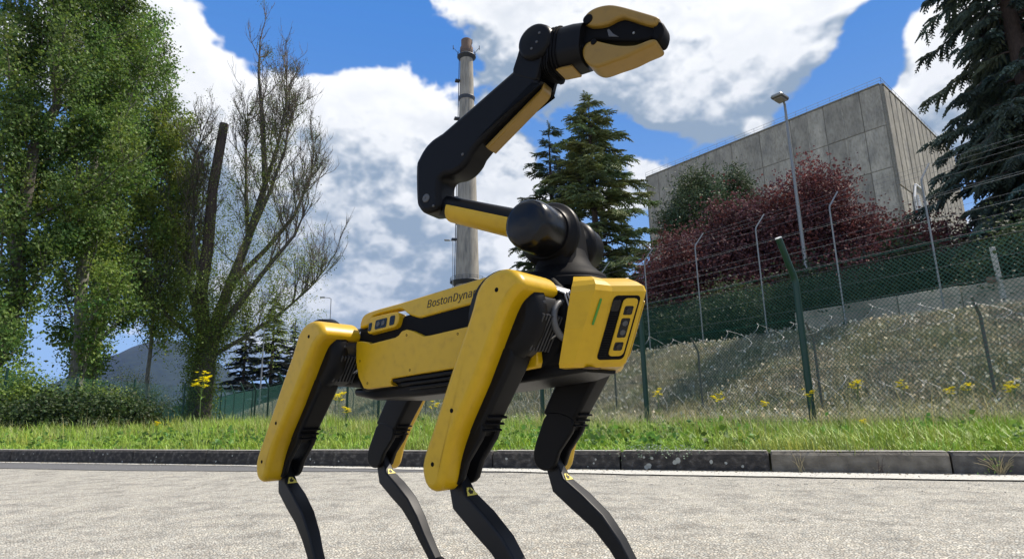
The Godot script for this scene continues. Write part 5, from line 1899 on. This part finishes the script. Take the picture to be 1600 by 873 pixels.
func make_head(bot: Node3D) -> void:
	# plan outlines at several heights, right half then mirrored
	var levels := [
		[-0.106, [[0.336, 0.1], [0.355, 0.082], [0.365, 0.05], [0.404, 0.003], [0.405, 0.0]]],
		[-0.099, [[0.339, 0.105], [0.359, 0.086], [0.3745, 0.052], [0.414, 0.003], [0.4145, 0.0]]],
		[-0.04, [[0.358, 0.107], [0.386, 0.0885], [0.4015, 0.0525], [0.441, 0.003], [0.4415, 0.0]]],
		[0.025, [[0.376, 0.106], [0.4165, 0.088], [0.43, 0.052], [0.4695, 0.003], [0.47, 0.0]]],
		[0.036, [[0.378, 0.104], [0.4175, 0.086], [0.428, 0.05], [0.4665, 0.003], [0.467, 0.0]]],
		[0.046, [[0.379, 0.1], [0.412, 0.08], [0.417, 0.048], [0.4535, 0.003], [0.454, 0.0]]],
		[0.056, [[0.377, 0.094], [0.4, 0.07], [0.404, 0.042], [0.4355, 0.003], [0.436, 0.0]]]]
	var shell := Geo.new()
	var rings := []
	for l in levels:
		var r := []
		var q: Array = l[1]
		for i in q.size(): r.push_back(Vector3(q[i][0], l[0], q[i][1]))
		for i in range(q.size() - 2, -1, -1): r.push_back(Vector3(q[i][0], l[0], -q[i][1]))
		for z in [-0.06, 0.0, 0.06]: r.push_back(Vector3(q[0][0] - 0.012, l[0], z))
		rings.push_back(r)
	shell.loft(rings, false)
	var head := part(shell, "head", mats.yellow, bot)
	for s in [1.0, -1.0]:
		# the slanted face with its camera module: corners on the shell
		var a := Vector3(0.3745, -0.099, 0.052 * s)
		var b := Vector3(0.414, -0.099, 0.003 * s)
		var c := Vector3(0.4695, 0.025, 0.003 * s)
		var d := Vector3(0.43, 0.025, 0.052 * s)
		var ex := (b - a).normalized()
		var ey := ((c + d) - (a + b)).normalized()
		var ez = (ex.cross(ey) * s).normalized()
		if ez.x < 0.0: ez = -ez
		var t := Transform3D(Basis(ex, ey, ez), (a + b + c + d) * 0.25)
		var panel := Geo.new()
		panel.plate(t, square(0.001, -0.001, 0.0262, 0.061, 0.008), -0.002, 0.0012, 0.0008)
		var pn := part(panel, "camera_panel", mats.matt, head)
		var ribs := Geo.new()
		for i in 26: ribs.box(t * Transform3D(Basis.IDENTITY, Vector3(-0.0175, -0.054 + i * 0.0032, 0.0026)), Vector3(0.0155, 0.0014, 0.0014))
		part(ribs, "vent", mats.black, pn)
		var dark := Geo.new()
		dark.plate(t, square(-0.0175, 0.041, 0.008, 0.011, 0.004), 0.0015, 0.0032, 0.0005)
		part(dark, "sensor_window", mats.gloss, pn)
		var frame := Geo.new()
		frame.plate(t, square(0.0085, 0.0, 0.0145, 0.055, 0.008), 0.0015, 0.0042, 0.0015)
		var fr := part(frame, "camera_frame", mats.yellow, pn)
		for q in [[0.032, 0.0085], [-0.001, 0.0185], [-0.036, 0.008]]:
			var w := Geo.new()
			w.plate(t, square(0.0085, q[0], 0.0085, q[1], 0.003), 0.0036, 0.0049, 0.0004)
			part(w, "window", mats.gloss, fr)
			var centres := [q[0]] if q[1] < 0.01 else [q[0] + 0.0085, q[0] - 0.0085]
			for cy in centres:
				var ln := Geo.new()
				ln.lathe(t * Transform3D(Basis(Vector3.RIGHT, PI / 2), Vector3(0.0085, cy, 0.0045)), [[0.0052, -0.001], [0.0052, 0.0018], [0.0038, 0.0024], [0.0032, 0.0012]], 16)
				part(ln, "lens", mats.grey if q[1] > 0.01 else mats.lens, fr)
		# the green light strip on the cheek
		var m0 := Vector3(0.386, -0.04, 0.0885 * s).lerp(Vector3(0.4015, -0.04, 0.0525 * s), 0.42)
		var m1 := Vector3(0.4165, 0.025, 0.088 * s).lerp(Vector3(0.43, 0.025, 0.052 * s), 0.5)
		var nn := Vector3(0.8, -0.3, 0.5 * s).normalized()
		var up2 := (m1 - m0).normalized()
		var sd := up2.cross(nn).normalized()
		var led := Geo.new()
		led.bevel_box(Transform3D(Basis(sd, up2, sd.cross(up2)), (m0 + m1) * 0.5 + nn * 0.0012 + up2 * -0.004), Vector3(0.0042, 0.05, 0.003), 0.001)
		part(led, "light_strip", mats.led, head)
	var grip := Geo.new()
	grip.bevel_box(Transform3D(Basis.IDENTITY, Vector3(0.366, -0.1066, 0.04)), Vector3(0.016, 0.002, 0.04), 0.001)
	part(grip, "label_recess", mats.rust, head)


# one leg; bend turns it back a little more at the hip
func make_leg(bot: Node3D, hip: float, s: float, bend: float, kick: float) -> void:
	var leg := Node3D.new()
	var key := "%d/leg" % bot.get_instance_id()
	var k: int = taken.get(key, 0)
	taken[key] = k + 1
	leg.name = "leg" if k == 0 else "leg_%03d" % k
	bot.add_child(leg, true)
	leg.position = Vector3(hip, 0, 0)
	leg.rotation.z = -bend
	var t := Transform3D(Basis(Vector3.RIGHT, Vector3.UP, Vector3(0, 0, s)), Vector3.ZERO)
	# the yellow outer shell
	var outline := smooth_outline(pts2([-0.066, 0.018, -0.056, 0.04, -0.037, 0.058, -0.011, 0.0665, 0.014, 0.066, 0.036, 0.056, 0.049, 0.041, 0.05, 0.027, 0.036, 0.018, 0.018, 0.004, 0.0, -0.022, -0.02, -0.055, -0.063, -0.126, -0.106, -0.187, -0.131, -0.228, -0.146, -0.262, -0.156, -0.294, -0.172, -0.309, -0.19, -0.308, -0.204, -0.296, -0.211, -0.272, -0.206, -0.248, -0.186, -0.21, -0.164, -0.168, -0.118, -0.08, -0.078, -0.008]), 2)
	var shell := Geo.new()
	var rings := []
	var steps := 5
	for i in 8:
		var r := []
		var inset := 0.0
		var z := 0.0
		if i == 0: z = -1.0
		elif i == 1: z = 0.0
		else:
			var a := PI * 0.5 * (i - 2) / 5.0
			inset = 0.013 * (1.0 - cos(a))
			z = 0.198 + 0.015 * sin(a)
		var o := Geo.inset(outline, inset)
		for j in o.size():
			var p: Vector2 = o[j]
			var rim := lerpf(0.166, 0.108, smoothstep(-0.03, 0.03, p.y) * smoothstep(-0.075, 0.01, p.x))   # the inner rim reaches in over the hip
			r.push_back(t * Vector3(p.x, p.y, (rim if i == 0 else (rim + 0.006 if i == 1 else z))))
		rings.push_back(r)
	shell.loft(rings, true, false, false)
	shell.flat(t, Geo.inset(outline, 0.013), 0.213, 1.0, outline)
	var inner := []
	for p in rings[0]: inner.push_back(p)
	part(shell, "leg_shell", mats.yellow, leg)
	for q in [[-0.005, 0.03], [-0.125, -0.17], [-0.178, -0.262]]:
		var stud := Geo.new()
		stud.lathe(t * Transform3D(Basis(Vector3.RIGHT, PI / 2), Vector3(q[0], q[1], 0.2128)), [[0.0042, -0.001], [0.0042, 0.0006], [0.003, 0.0012], [0.0022, 0.0004]], 12)
		part(stud, "bolt", mats.matt, leg)
	# hip drum behind the shell
	var drum := Geo.new()
	drum.lathe(Transform3D(Basis(Vector3.RIGHT, PI / 2 * s), Vector3(-0.034, -0.004, 0)), [[0.04, 0.112], [0.05, 0.114], [0.052, 0.13], [0.08, 0.134], [0.086, 0.145], [0.083, 0.17], [0.06, 0.174]], 36)
	part(drum, "hip_drum", mats.black, leg)
	# thigh: a black beam that widens into the knee fork
	var thigh := Geo.new()
	var axis := Vector3(-0.536, -0.844, 0)
	var across := Vector3(0.844, -0.536, 0)
	var zz := Vector3(0, 0, s)
	var beam := []
	for q in [[0.062, 0.032, 0.024, 0.0], [0.075, 0.043, 0.028, -0.003], [0.1, 0.046, 0.028, -0.005], [0.2, 0.043, 0.0265, -0.009], [0.24, 0.04, 0.026, -0.012]]:
		beam.push_back(rounded(axis * q[0] + across * q[3] + zz * 0.147, zz, across, q[2], q[1], 0.01, 3))
	thigh.loft(beam)
	part(thigh, "thigh", mats.black, leg)
	# fork cheeks and the three ribs on the front of the knee
	var cheek := pts2([-0.096, -0.222, -0.09, -0.2, -0.1, -0.185, -0.155, -0.175, -0.181, -0.212, -0.203, -0.262, -0.2, -0.288, -0.185, -0.3, -0.165, -0.302, -0.146, -0.292, -0.132, -0.262])
	for q in [[0.12, 0.133], [0.159, 0.172]]:
		var ck := Geo.new()
		ck.plate(t, smooth_outline(cheek, 2), q[0], q[1], 0.004, true)
		part(ck, "knee_cheek", mats.black, leg)
	for i in 3:
		var rib := Geo.new()
		rib.bevel_box(Transform3D(Basis(axis, across, axis.cross(across)), axis * (0.196 + i * 0.013) + across * 0.037 + zz * 0.147), Vector3(0.0035, 0.006, 0.05), 0.001)
		part(rib, "rib", mats.matt, leg)
	for q in [[0.045, 0.0], [0.052, 0.02]]:
		var bolt := Geo.new()
		bolt.lathe(Transform3D(Basis(Vector3.BACK, -PI / 2 + 0.56), axis * q[0] + across * 0.0335 + zz * (0.13 + q[1])), [[0.004, -0.002], [0.004, 0.002], [0.003, 0.003]], 10)
		part(bolt, "bolt", mats.steel, leg)
	# the motor in front of the hip, finned, with its cables
	var motor := Geo.new()
	var mo := []
	for q in [[-0.04, 0.026, 0.022], [-0.034, 0.034, 0.03], [-0.02, 0.038, 0.033], [0.03, 0.038, 0.033], [0.066, 0.036, 0.031], [0.078, 0.028, 0.026]]:
		mo.push_back(rounded(axis * q[0] + across * 0.006 + zz * 0.128, zz, across, q[2], q[1], minf(q[1], q[2]) * 0.4, 4))
	motor.loft(mo)
	var mt := part(motor, "knee_motor", mats.motor, leg)
	for i in 7:
		var fin := Geo.new()
		fin.bevel_box(Transform3D(Basis(axis, across, axis.cross(across)), axis * 0.02 + across * 0.047 + zz * (0.102 + i * 0.0088)), Vector3(0.07, 0.016, 0.0036), 0.001)
		part(fin, "fin", mats.motor, leg)
	for i in 4:
		var cable := Geo.new()
		var z := 0.1 - i * 0.004
		cable.tube([Vector3(0.03 + i * 0.003, 0.046, z + 0.012), Vector3(0.058 + i * 0.004, 0.03, z - 0.004), Vector3(0.066 + i * 0.005, -0.005, z - 0.008), Vector3(0.054 + i * 0.004, -0.035, z - 0.006), Vector3(0.026, -0.052, z + 0.006)], [0.002, 0.002, 0.002, 0.002, 0.002], 6)
		part(cable, "cable", mats.cable, leg)
	# shin: an S-curved blade from the knee to the foot
	var set_back := Vector2(-0.02 if s > 0.0 else -0.004, 0.0)
	var way := [Vector2(-0.170, -0.262), Vector2(-0.165, -0.29), Vector2(-0.148, -0.328), Vector2(-0.118, -0.368), Vector2(-0.085, -0.405), Vector2(-0.056, -0.443), Vector2(-0.032, -0.482), Vector2(-0.012, -0.518), Vector2(0.004, -0.548)]
	for i in way.size(): way[i] += set_back
	way[2] += Vector2(-0.006, 0.0); way[3] += Vector2(0.004, 0.004); way[4] += Vector2(0.008, 0.004); way[5] += Vector2(0.006, 0.0)
	# swing it about the knee and let it reach the road
	var knee: Vector2 = way[0]
	var reach := 1.0
	for turn in 12:
		var f := (knee + (Vector2(0.008, -0.552) + set_back - knee).rotated(kick) * reach).rotated(-bend)
		reach += (f.y + 0.54 + 0.04 * (hip + f.x)) * 1.5
	for i in way.size(): way[i] = knee + (way[i] - knee).rotated(kick) * reach
	var deep := [0.014, 0.018, 0.0215, 0.0215, 0.0195, 0.017, 0.0145, 0.0125, 0.012]
	var wide := [0.0105, 0.011, 0.0165, 0.0185, 0.0175, 0.016, 0.0145, 0.0135, 0.013]
	var sh := Geo.new()
	var sr := []
	for i in way.size():
		var d: Vector2 = (way[mini(i + 1, 8)] - way[maxi(i - 1, 0)]).normalized()
		var front := Vector3(-d.y, d.x, 0)
		if front.x < 0.0: front = -front
		sr.push_back(rounded(Vector3(way[i].x, way[i].y, 0) + zz * 0.146, zz, front, wide[i], deep[i], 0.005, 3))
	sh.loft(sr)
	part(sh, "shin", mats.shin, leg)
	var foot := Geo.new()
	foot.ball(Vector3(way[8].x + 0.003, way[8].y - 0.004, 0.146 * s), Vector3(0.026, 0.024, 0.022), 16)
	part(foot, "foot", mats.matt, leg)
	# pinch warning: a yellow triangle with a dark bolt, on the front of the shin
	var fd: Vector2 = (way[3] - way[1]).normalized()
	var fn := Vector3(-fd.y, fd.x, 0)
	var c := Vector3(way[2].x, way[2].y, 0) + fn * 0.0235 + zz * 0.146 + Vector3(fd.x, fd.y, 0) * -0.004
	var up := -Vector3(fd.x, fd.y, 0)
	var side := up.cross(fn)
	var st := Geo.new()
	var tt := Transform3D(Basis(side, up, fn), c)
	st.plate(tt, [Vector2(-0.0135, -0.011), Vector2(0.0135, -0.011), Vector2(0.0, 0.016)], -0.0006, 0.0006)
	var sticker := part(st, "warning_triangle", mats.sticker, leg)
	var mk := Geo.new()
	mk.plate(tt, [Vector2(-0.006, -0.008), Vector2(0.001, -0.008), Vector2(0.006, -0.002), Vector2(0.001, -0.001), Vector2(0.004, 0.007), Vector2(-0.002, 0.001), Vector2(-0.006, -0.001)], 0.0005, 0.0012)
	part(mk, "warning_mark", mats.print_dark, leg)


func make_arm(bot: Node3D) -> void:
	# turret on the trunk's front, under the shoulder
	var at := Vector3(0.292, 0, 0)
	var turret := Geo.new()
	turret.lathe(Transform3D(Basis.IDENTITY, at), [[0.086, 0.055], [0.088, 0.072], [0.084, 0.082], [0.072, 0.091], [0.06, 0.104], [0.052, 0.12], [0.046, 0.138]], 40)
	part(turret, "turret", mats.matt, bot)
	var seat := Geo.new()
	seat.lathe(Transform3D(Basis.IDENTITY, at), [[0.094, 0.05], [0.096, 0.066], [0.09, 0.07]], 40)
	part(seat, "turret_ring", mats.matt, bot)
	var arm := Node3D.new()
	arm.name = "arm"
	bot.add_child(arm, true)
	arm.transform = Transform3D(Basis(Vector3.UP, deg_to_rad(8.0)), at + Vector3.UP * 0.188)
	var across := Transform3D(Basis(Vector3.RIGHT, PI / 2), Vector3.ZERO)
	var hub := Transform3D(across.basis, Vector3(-0.002, -0.021, 0.037))      # y of the lathe to the right
	var neck := Geo.new()
	neck.loft([rounded(Vector3(0, -0.1, 0), Vector3.RIGHT, Vector3.BACK, 0.046, 0.062, 0.03), rounded(Vector3(0, -0.05, 0), Vector3.RIGHT, Vector3.BACK, 0.042, 0.06, 0.03), rounded(Vector3(0, 0.01, 0), Vector3.RIGHT, Vector3.BACK, 0.04, 0.05, 0.03)])
	part(neck, "neck", mats.matt, arm)
	# shoulder: two drums, the right one large with a domed lid and a flange
	var r := Geo.new()
	r.lathe(hub, [[0.03, -0.01], [0.046, -0.006], [0.049, 0.02], [0.05, 0.024], [0.0505, 0.07], [0.05, 0.088], [0.047, 0.1], [0.042, 0.107], [0.035, 0.111], [0.01, 0.1125]], 44)
	part(r, "shoulder_drum", mats.gloss, arm)
	var flange := Geo.new()
	flange.lathe(hub, [[0.05, 0.0], [0.064, 0.002], [0.067, 0.006], [0.067, 0.012], [0.064, 0.017], [0.057, 0.021], [0.053, 0.03]], 44)
	part(flange, "flange", mats.black, arm)
	var l := Geo.new()
	l.lathe(hub, [[0.02, -0.152], [0.044, -0.149], [0.051, -0.142], [0.053, -0.105], [0.056, -0.1], [0.056, -0.088], [0.048, -0.082], [0.033, -0.07], [0.033, 0.0]], 40)
	part(l, "shoulder_drum", mats.black, arm)
	for i in 6:
		var a := TAU * i / 6.0 + 0.3
		var bolt := Geo.new()
		bolt.lathe(Transform3D(hub.basis, hub * Vector3(cos(a) * 0.044, -0.141, sin(a) * 0.044)), [[0.003, -0.009], [0.003, -0.004], [0.003, 0.004]], 8)
		part(bolt, "bolt", mats.steel, arm)
	# upper arm: a round tube back and up to the elbow, its lower half clad in yellow
	var e := Vector3(-0.315, 0.137, 0)
	var d := e.normalized()
	var nn := Vector3(-d.y, d.x, 0)
	if nn.y < 0.0: nn = -nn
	var tube := Geo.new()
	var rings := []
	for q in [[0.03, 0.03], [0.06, 0.0305], [0.2, 0.0285], [0.3, 0.0275], [0.345, 0.027]]:
		var ring := []
		for i in 28:
			var a := TAU * i / 28.0
			ring.push_back(d * q[0] + nn * (sin(a) * q[1] - 0.003) + Vector3(0, 0, cos(a) * q[1]))
		rings.push_back(ring)
	tube.loft(rings)
	part(tube, "upper_arm", mats.black, arm)
	var clad := Geo.new()
	rings = []
	for q in [[0.075, 0.0335], [0.08, 0.0345], [0.2, 0.0325], [0.295, 0.0312], [0.3, 0.0305]]:
		var ring := []
		for i in 15: 
			var a := PI + PI * i / 14.0
			a = PI * 0.96 + PI * 1.08 * i / 14.0
			ring.push_back(d * q[0] + nn * (sin(a) * q[1] - 0.005) + Vector3(0, 0, cos(a) * q[1]))
		for i in 15:
			var a := PI * 0.96 + PI * 1.08 * (14 - i) / 14.0
			ring.push_back(d * q[0] + nn * (sin(a) * (q[1] - 0.005) - 0.005) + Vector3(0, 0, cos(a) * (q[1] - 0.005)))
		rings.push_back(ring)
	clad.loft(rings)
	part(clad, "upper_arm_cover", mats.yellow, arm)
	# forearm with the elbow block
	var outline := smooth_outline(pts2([-0.3, 0.108, -0.334, 0.109, -0.352, 0.128, -0.3585, 0.15, -0.3585, 0.232, -0.35, 0.253, -0.33, 0.276, -0.306, 0.29, -0.28, 0.297, -0.255, 0.306, -0.06, 0.389, -0.045, 0.392, -0.03, 0.378, -0.012, 0.345, -0.008, 0.334, -0.016, 0.326, -0.17, 0.236, -0.2, 0.206, -0.222, 0.19, -0.246, 0.184, -0.272, 0.186, -0.285, 0.178, -0.287, 0.155, -0.287, 0.12]), 3)
	var fore := Geo.new()
	fore.plate(Transform3D.IDENTITY, outline, -0.026, 0.042, 0.012, true, 4)
	part(fore, "forearm", mats.black, arm)
	var seam := Geo.new()
	seam.plate(Transform3D.IDENTITY, smooth_outline(pts2([-0.235, 0.312, -0.15, 0.349, -0.14, 0.355, -0.15, 0.3535, -0.238, 0.3165]), 2), -0.014, 0.03, 0.001, true)
	part(seam, "cable_cover", mats.matt, arm)
	var under := Geo.new()
	under.plate(Transform3D.IDENTITY, pts2([-0.165, 0.2345, -0.012, 0.3245, -0.002, 0.337, -0.006, 0.319, -0.014, 0.311, -0.158, 0.226]), -0.012, 0.024, 0.003, true)
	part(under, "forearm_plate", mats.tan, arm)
	for q in [[-0.325, 0.143, 0.0105, 0.042], [-0.303, 0.118, 0.003, 0.043], [-0.215, 0.222, 0.0035, 0.042]]:
		var bolt := Geo.new()
		bolt.lathe(Transform3D(across.basis, Vector3(q[0], q[1], q[3])), [[q[2], -0.004], [q[2], 0.001], [q[2] * 0.8, 0.0018], [q[2] * 0.3, 0.0018], [q[2] * 0.25, 0.0005]], 20)
		part(bolt, "pivot_bolt", mats.grey, arm)
	# wrist: two yoke cheeks, a disc, the cuff
	for s in [1.0, -1.0]:
		var ch := Geo.new()
		ch.plate(Transform3D(Basis(Vector3.RIGHT, Vector3.UP, Vector3(0, 0, s)), Vector3.ZERO), smooth_outline(pts2([-0.07, 0.375, -0.058, 0.41, -0.045, 0.436, -0.02, 0.452, 0.012, 0.442, 0.02, 0.415, 0.006, 0.385, -0.006, 0.352, -0.014, 0.338, -0.04, 0.352]), 3), 0.03, 0.043, 0.004)
		part(ch, "wrist_cheek", mats.black, arm)
	var disc := Geo.new()
	disc.lathe(Transform3D(across.basis, Vector3(-0.006, 0.427, 0)), [[0.02, -0.05], [0.04, -0.048], [0.044, -0.04], [0.044, 0.04], [0.04, 0.05], [0.034, 0.053], [0.012, 0.054]], 36)
	part(disc, "wrist_drum", mats.black, arm)
	for q in [[0.01, 0.438], [0.002, 0.419], [-0.012, 0.408]]:
		var bolt := Geo.new()
		bolt.lathe(Transform3D(across.basis, Vector3(q[0], q[1], 0.0525)), [[0.0032, -0.001], [0.0032, 0.002], [0.0022, 0.0028]], 10)
		part(bolt, "bolt", mats.grey, arm)
	var hand_way := Vector3(0.985, -0.172, 0).normalized()
	var hand_up := Vector3(0.172, 0.985, 0).normalized()
	var cuff := Geo.new()
	var cr := []
	for q in [[0.0, 0.035, 0.03], [0.012, 0.046, 0.042], [0.03, 0.049, 0.045], [0.075, 0.0495, 0.046], [0.1, 0.047, 0.044]]:
		cr.push_back(rounded(Vector3(0.0, 0.413, 0) + hand_way * q[0] + hand_up * 0.0, Vector3(0, 0, 1), hand_up, q[2], q[1], q[2] * 0.75, 5))
	cuff.loft(cr)
	part(cuff, "cuff", mats.black, arm)
	for i in 6:
		var rib := Geo.new()
		rib.loft([rounded(Vector3(-0.02, 0.398, 0) + hand_way * (0.004 + i * 0.007), Vector3(0, 0, 1), hand_up, 0.034 + i * 0.002, 0.032 + i * 0.002, 0.024, 4), rounded(Vector3(-0.02, 0.398, 0) + hand_way * (0.0075 + i * 0.007), Vector3(0, 0, 1), hand_up, 0.034 + i * 0.002, 0.032 + i * 0.002, 0.024, 4)], false)
		part(rib, "bellows_ring", mats.matt, arm)
	for i in 3:
		var rib := Geo.new()
		var c := Vector3(0.0, 0.413, 0) + hand_way * (0.024 + i * 0.008)
		rib.loft([rounded(c, Vector3(0, 0, 1), hand_up, 0.0475, 0.0525, 0.034, 5), rounded(c + hand_way * 0.004, Vector3(0, 0, 1), hand_up, 0.0475, 0.0525, 0.034, 5)], false)
		part(rib, "cuff_ring", mats.matt, arm)
	var tab := Geo.new()
	tab.bevel_box(Transform3D(Basis(hand_way, hand_up, Vector3(0, 0, 1)), Vector3(0.048, 0.3535, 0.0)), Vector3(0.04, 0.006, 0.05), 0.002)
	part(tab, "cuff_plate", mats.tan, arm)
	# gripper: dark core, upper jaw, lower palm, fingertip
	var core := Geo.new()
	core.plate(Transform3D.IDENTITY, smooth_outline(pts2([0.084, 0.436, 0.1, 0.447, 0.112, 0.437, 0.15, 0.42, 0.178, 0.42, 0.205, 0.408, 0.25, 0.372, 0.256, 0.352, 0.243, 0.343, 0.211, 0.35, 0.15, 0.378, 0.12, 0.392, 0.1, 0.383, 0.086, 0.386, 0.08, 0.41]), 2), -0.016, 0.022, 0.006, true)
	part(core, "gripper_core", mats.matt, arm)
	var upper := Geo.new()
	upper.plate(Transform3D.IDENTITY, smooth_outline(pts2([0.107, 0.432, 0.105, 0.443, 0.114, 0.4535, 0.128, 0.458, 0.145, 0.4575, 0.166, 0.4515, 0.188, 0.438, 0.225, 0.409, 0.26, 0.38, 0.263, 0.372, 0.256, 0.362, 0.239, 0.3705, 0.203, 0.4005, 0.192, 0.4075, 0.181, 0.4095, 0.168, 0.408, 0.156, 0.4075, 0.14, 0.4105, 0.12, 0.419]), 3), -0.024, 0.034, 0.007, true, 4)
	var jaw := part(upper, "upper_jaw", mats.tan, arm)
	var palm := Geo.new()
	palm.plate(Transform3D.IDENTITY, smooth_outline(pts2([0.097, 0.372, 0.108, 0.384, 0.126, 0.383, 0.147, 0.369, 0.171, 0.3535, 0.192, 0.343, 0.214, 0.336, 0.24, 0.336, 0.2515, 0.332, 0.254, 0.327, 0.248, 0.321, 0.222, 0.3195, 0.194, 0.316, 0.163, 0.317, 0.133, 0.3175, 0.118, 0.323, 0.105, 0.336, 0.0975, 0.354]), 3), -0.022, 0.034, 0.007, true, 4)
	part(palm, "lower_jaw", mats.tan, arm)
	var tip := Geo.new()
	tip.plate(Transform3D.IDENTITY, smooth_outline(pts2([0.247, 0.358, 0.252, 0.372, 0.259, 0.3745, 0.269, 0.366, 0.2695, 0.35, 0.262, 0.333, 0.252, 0.331, 0.244, 0.343]), 2), -0.018, 0.027, 0.006, true)
	part(tip, "fingertip", mats.matt, arm)
	for q in [[0.117, 0.4365, 0.011, 0.034], [0.125, 0.378, 0.0065, 0.034], [0.094, 0.381, 0.0065, 0.03]]:
		var pin := Geo.new()
		pin.lathe(Transform3D(across.basis, Vector3(q[0], q[1], q[3])), [[q[2], -0.004], [q[2], 0.001], [q[2] * 0.85, 0.0016], [q[2] * 0.3, 0.0018]], 18)
		part(pin, "pivot_pin", mats.matt, arm)
	var gap := Geo.new()
	gap.plate(Transform3D.IDENTITY, pts2([0.153, 0.401, 0.157, 0.402, 0.165, 0.387, 0.176, 0.3745, 0.155, 0.3845]), 0.021, 0.0235, 0.0005)
	part(gap, "finger_bracket", mats.grey, arm)
	var glint := Geo.new()
	glint.ball(Vector3(0.208, 0.37, 0.022), Vector3(0.003, 0.003, 0.003), 8)
	part(glint, "screw", mats.steel, arm)
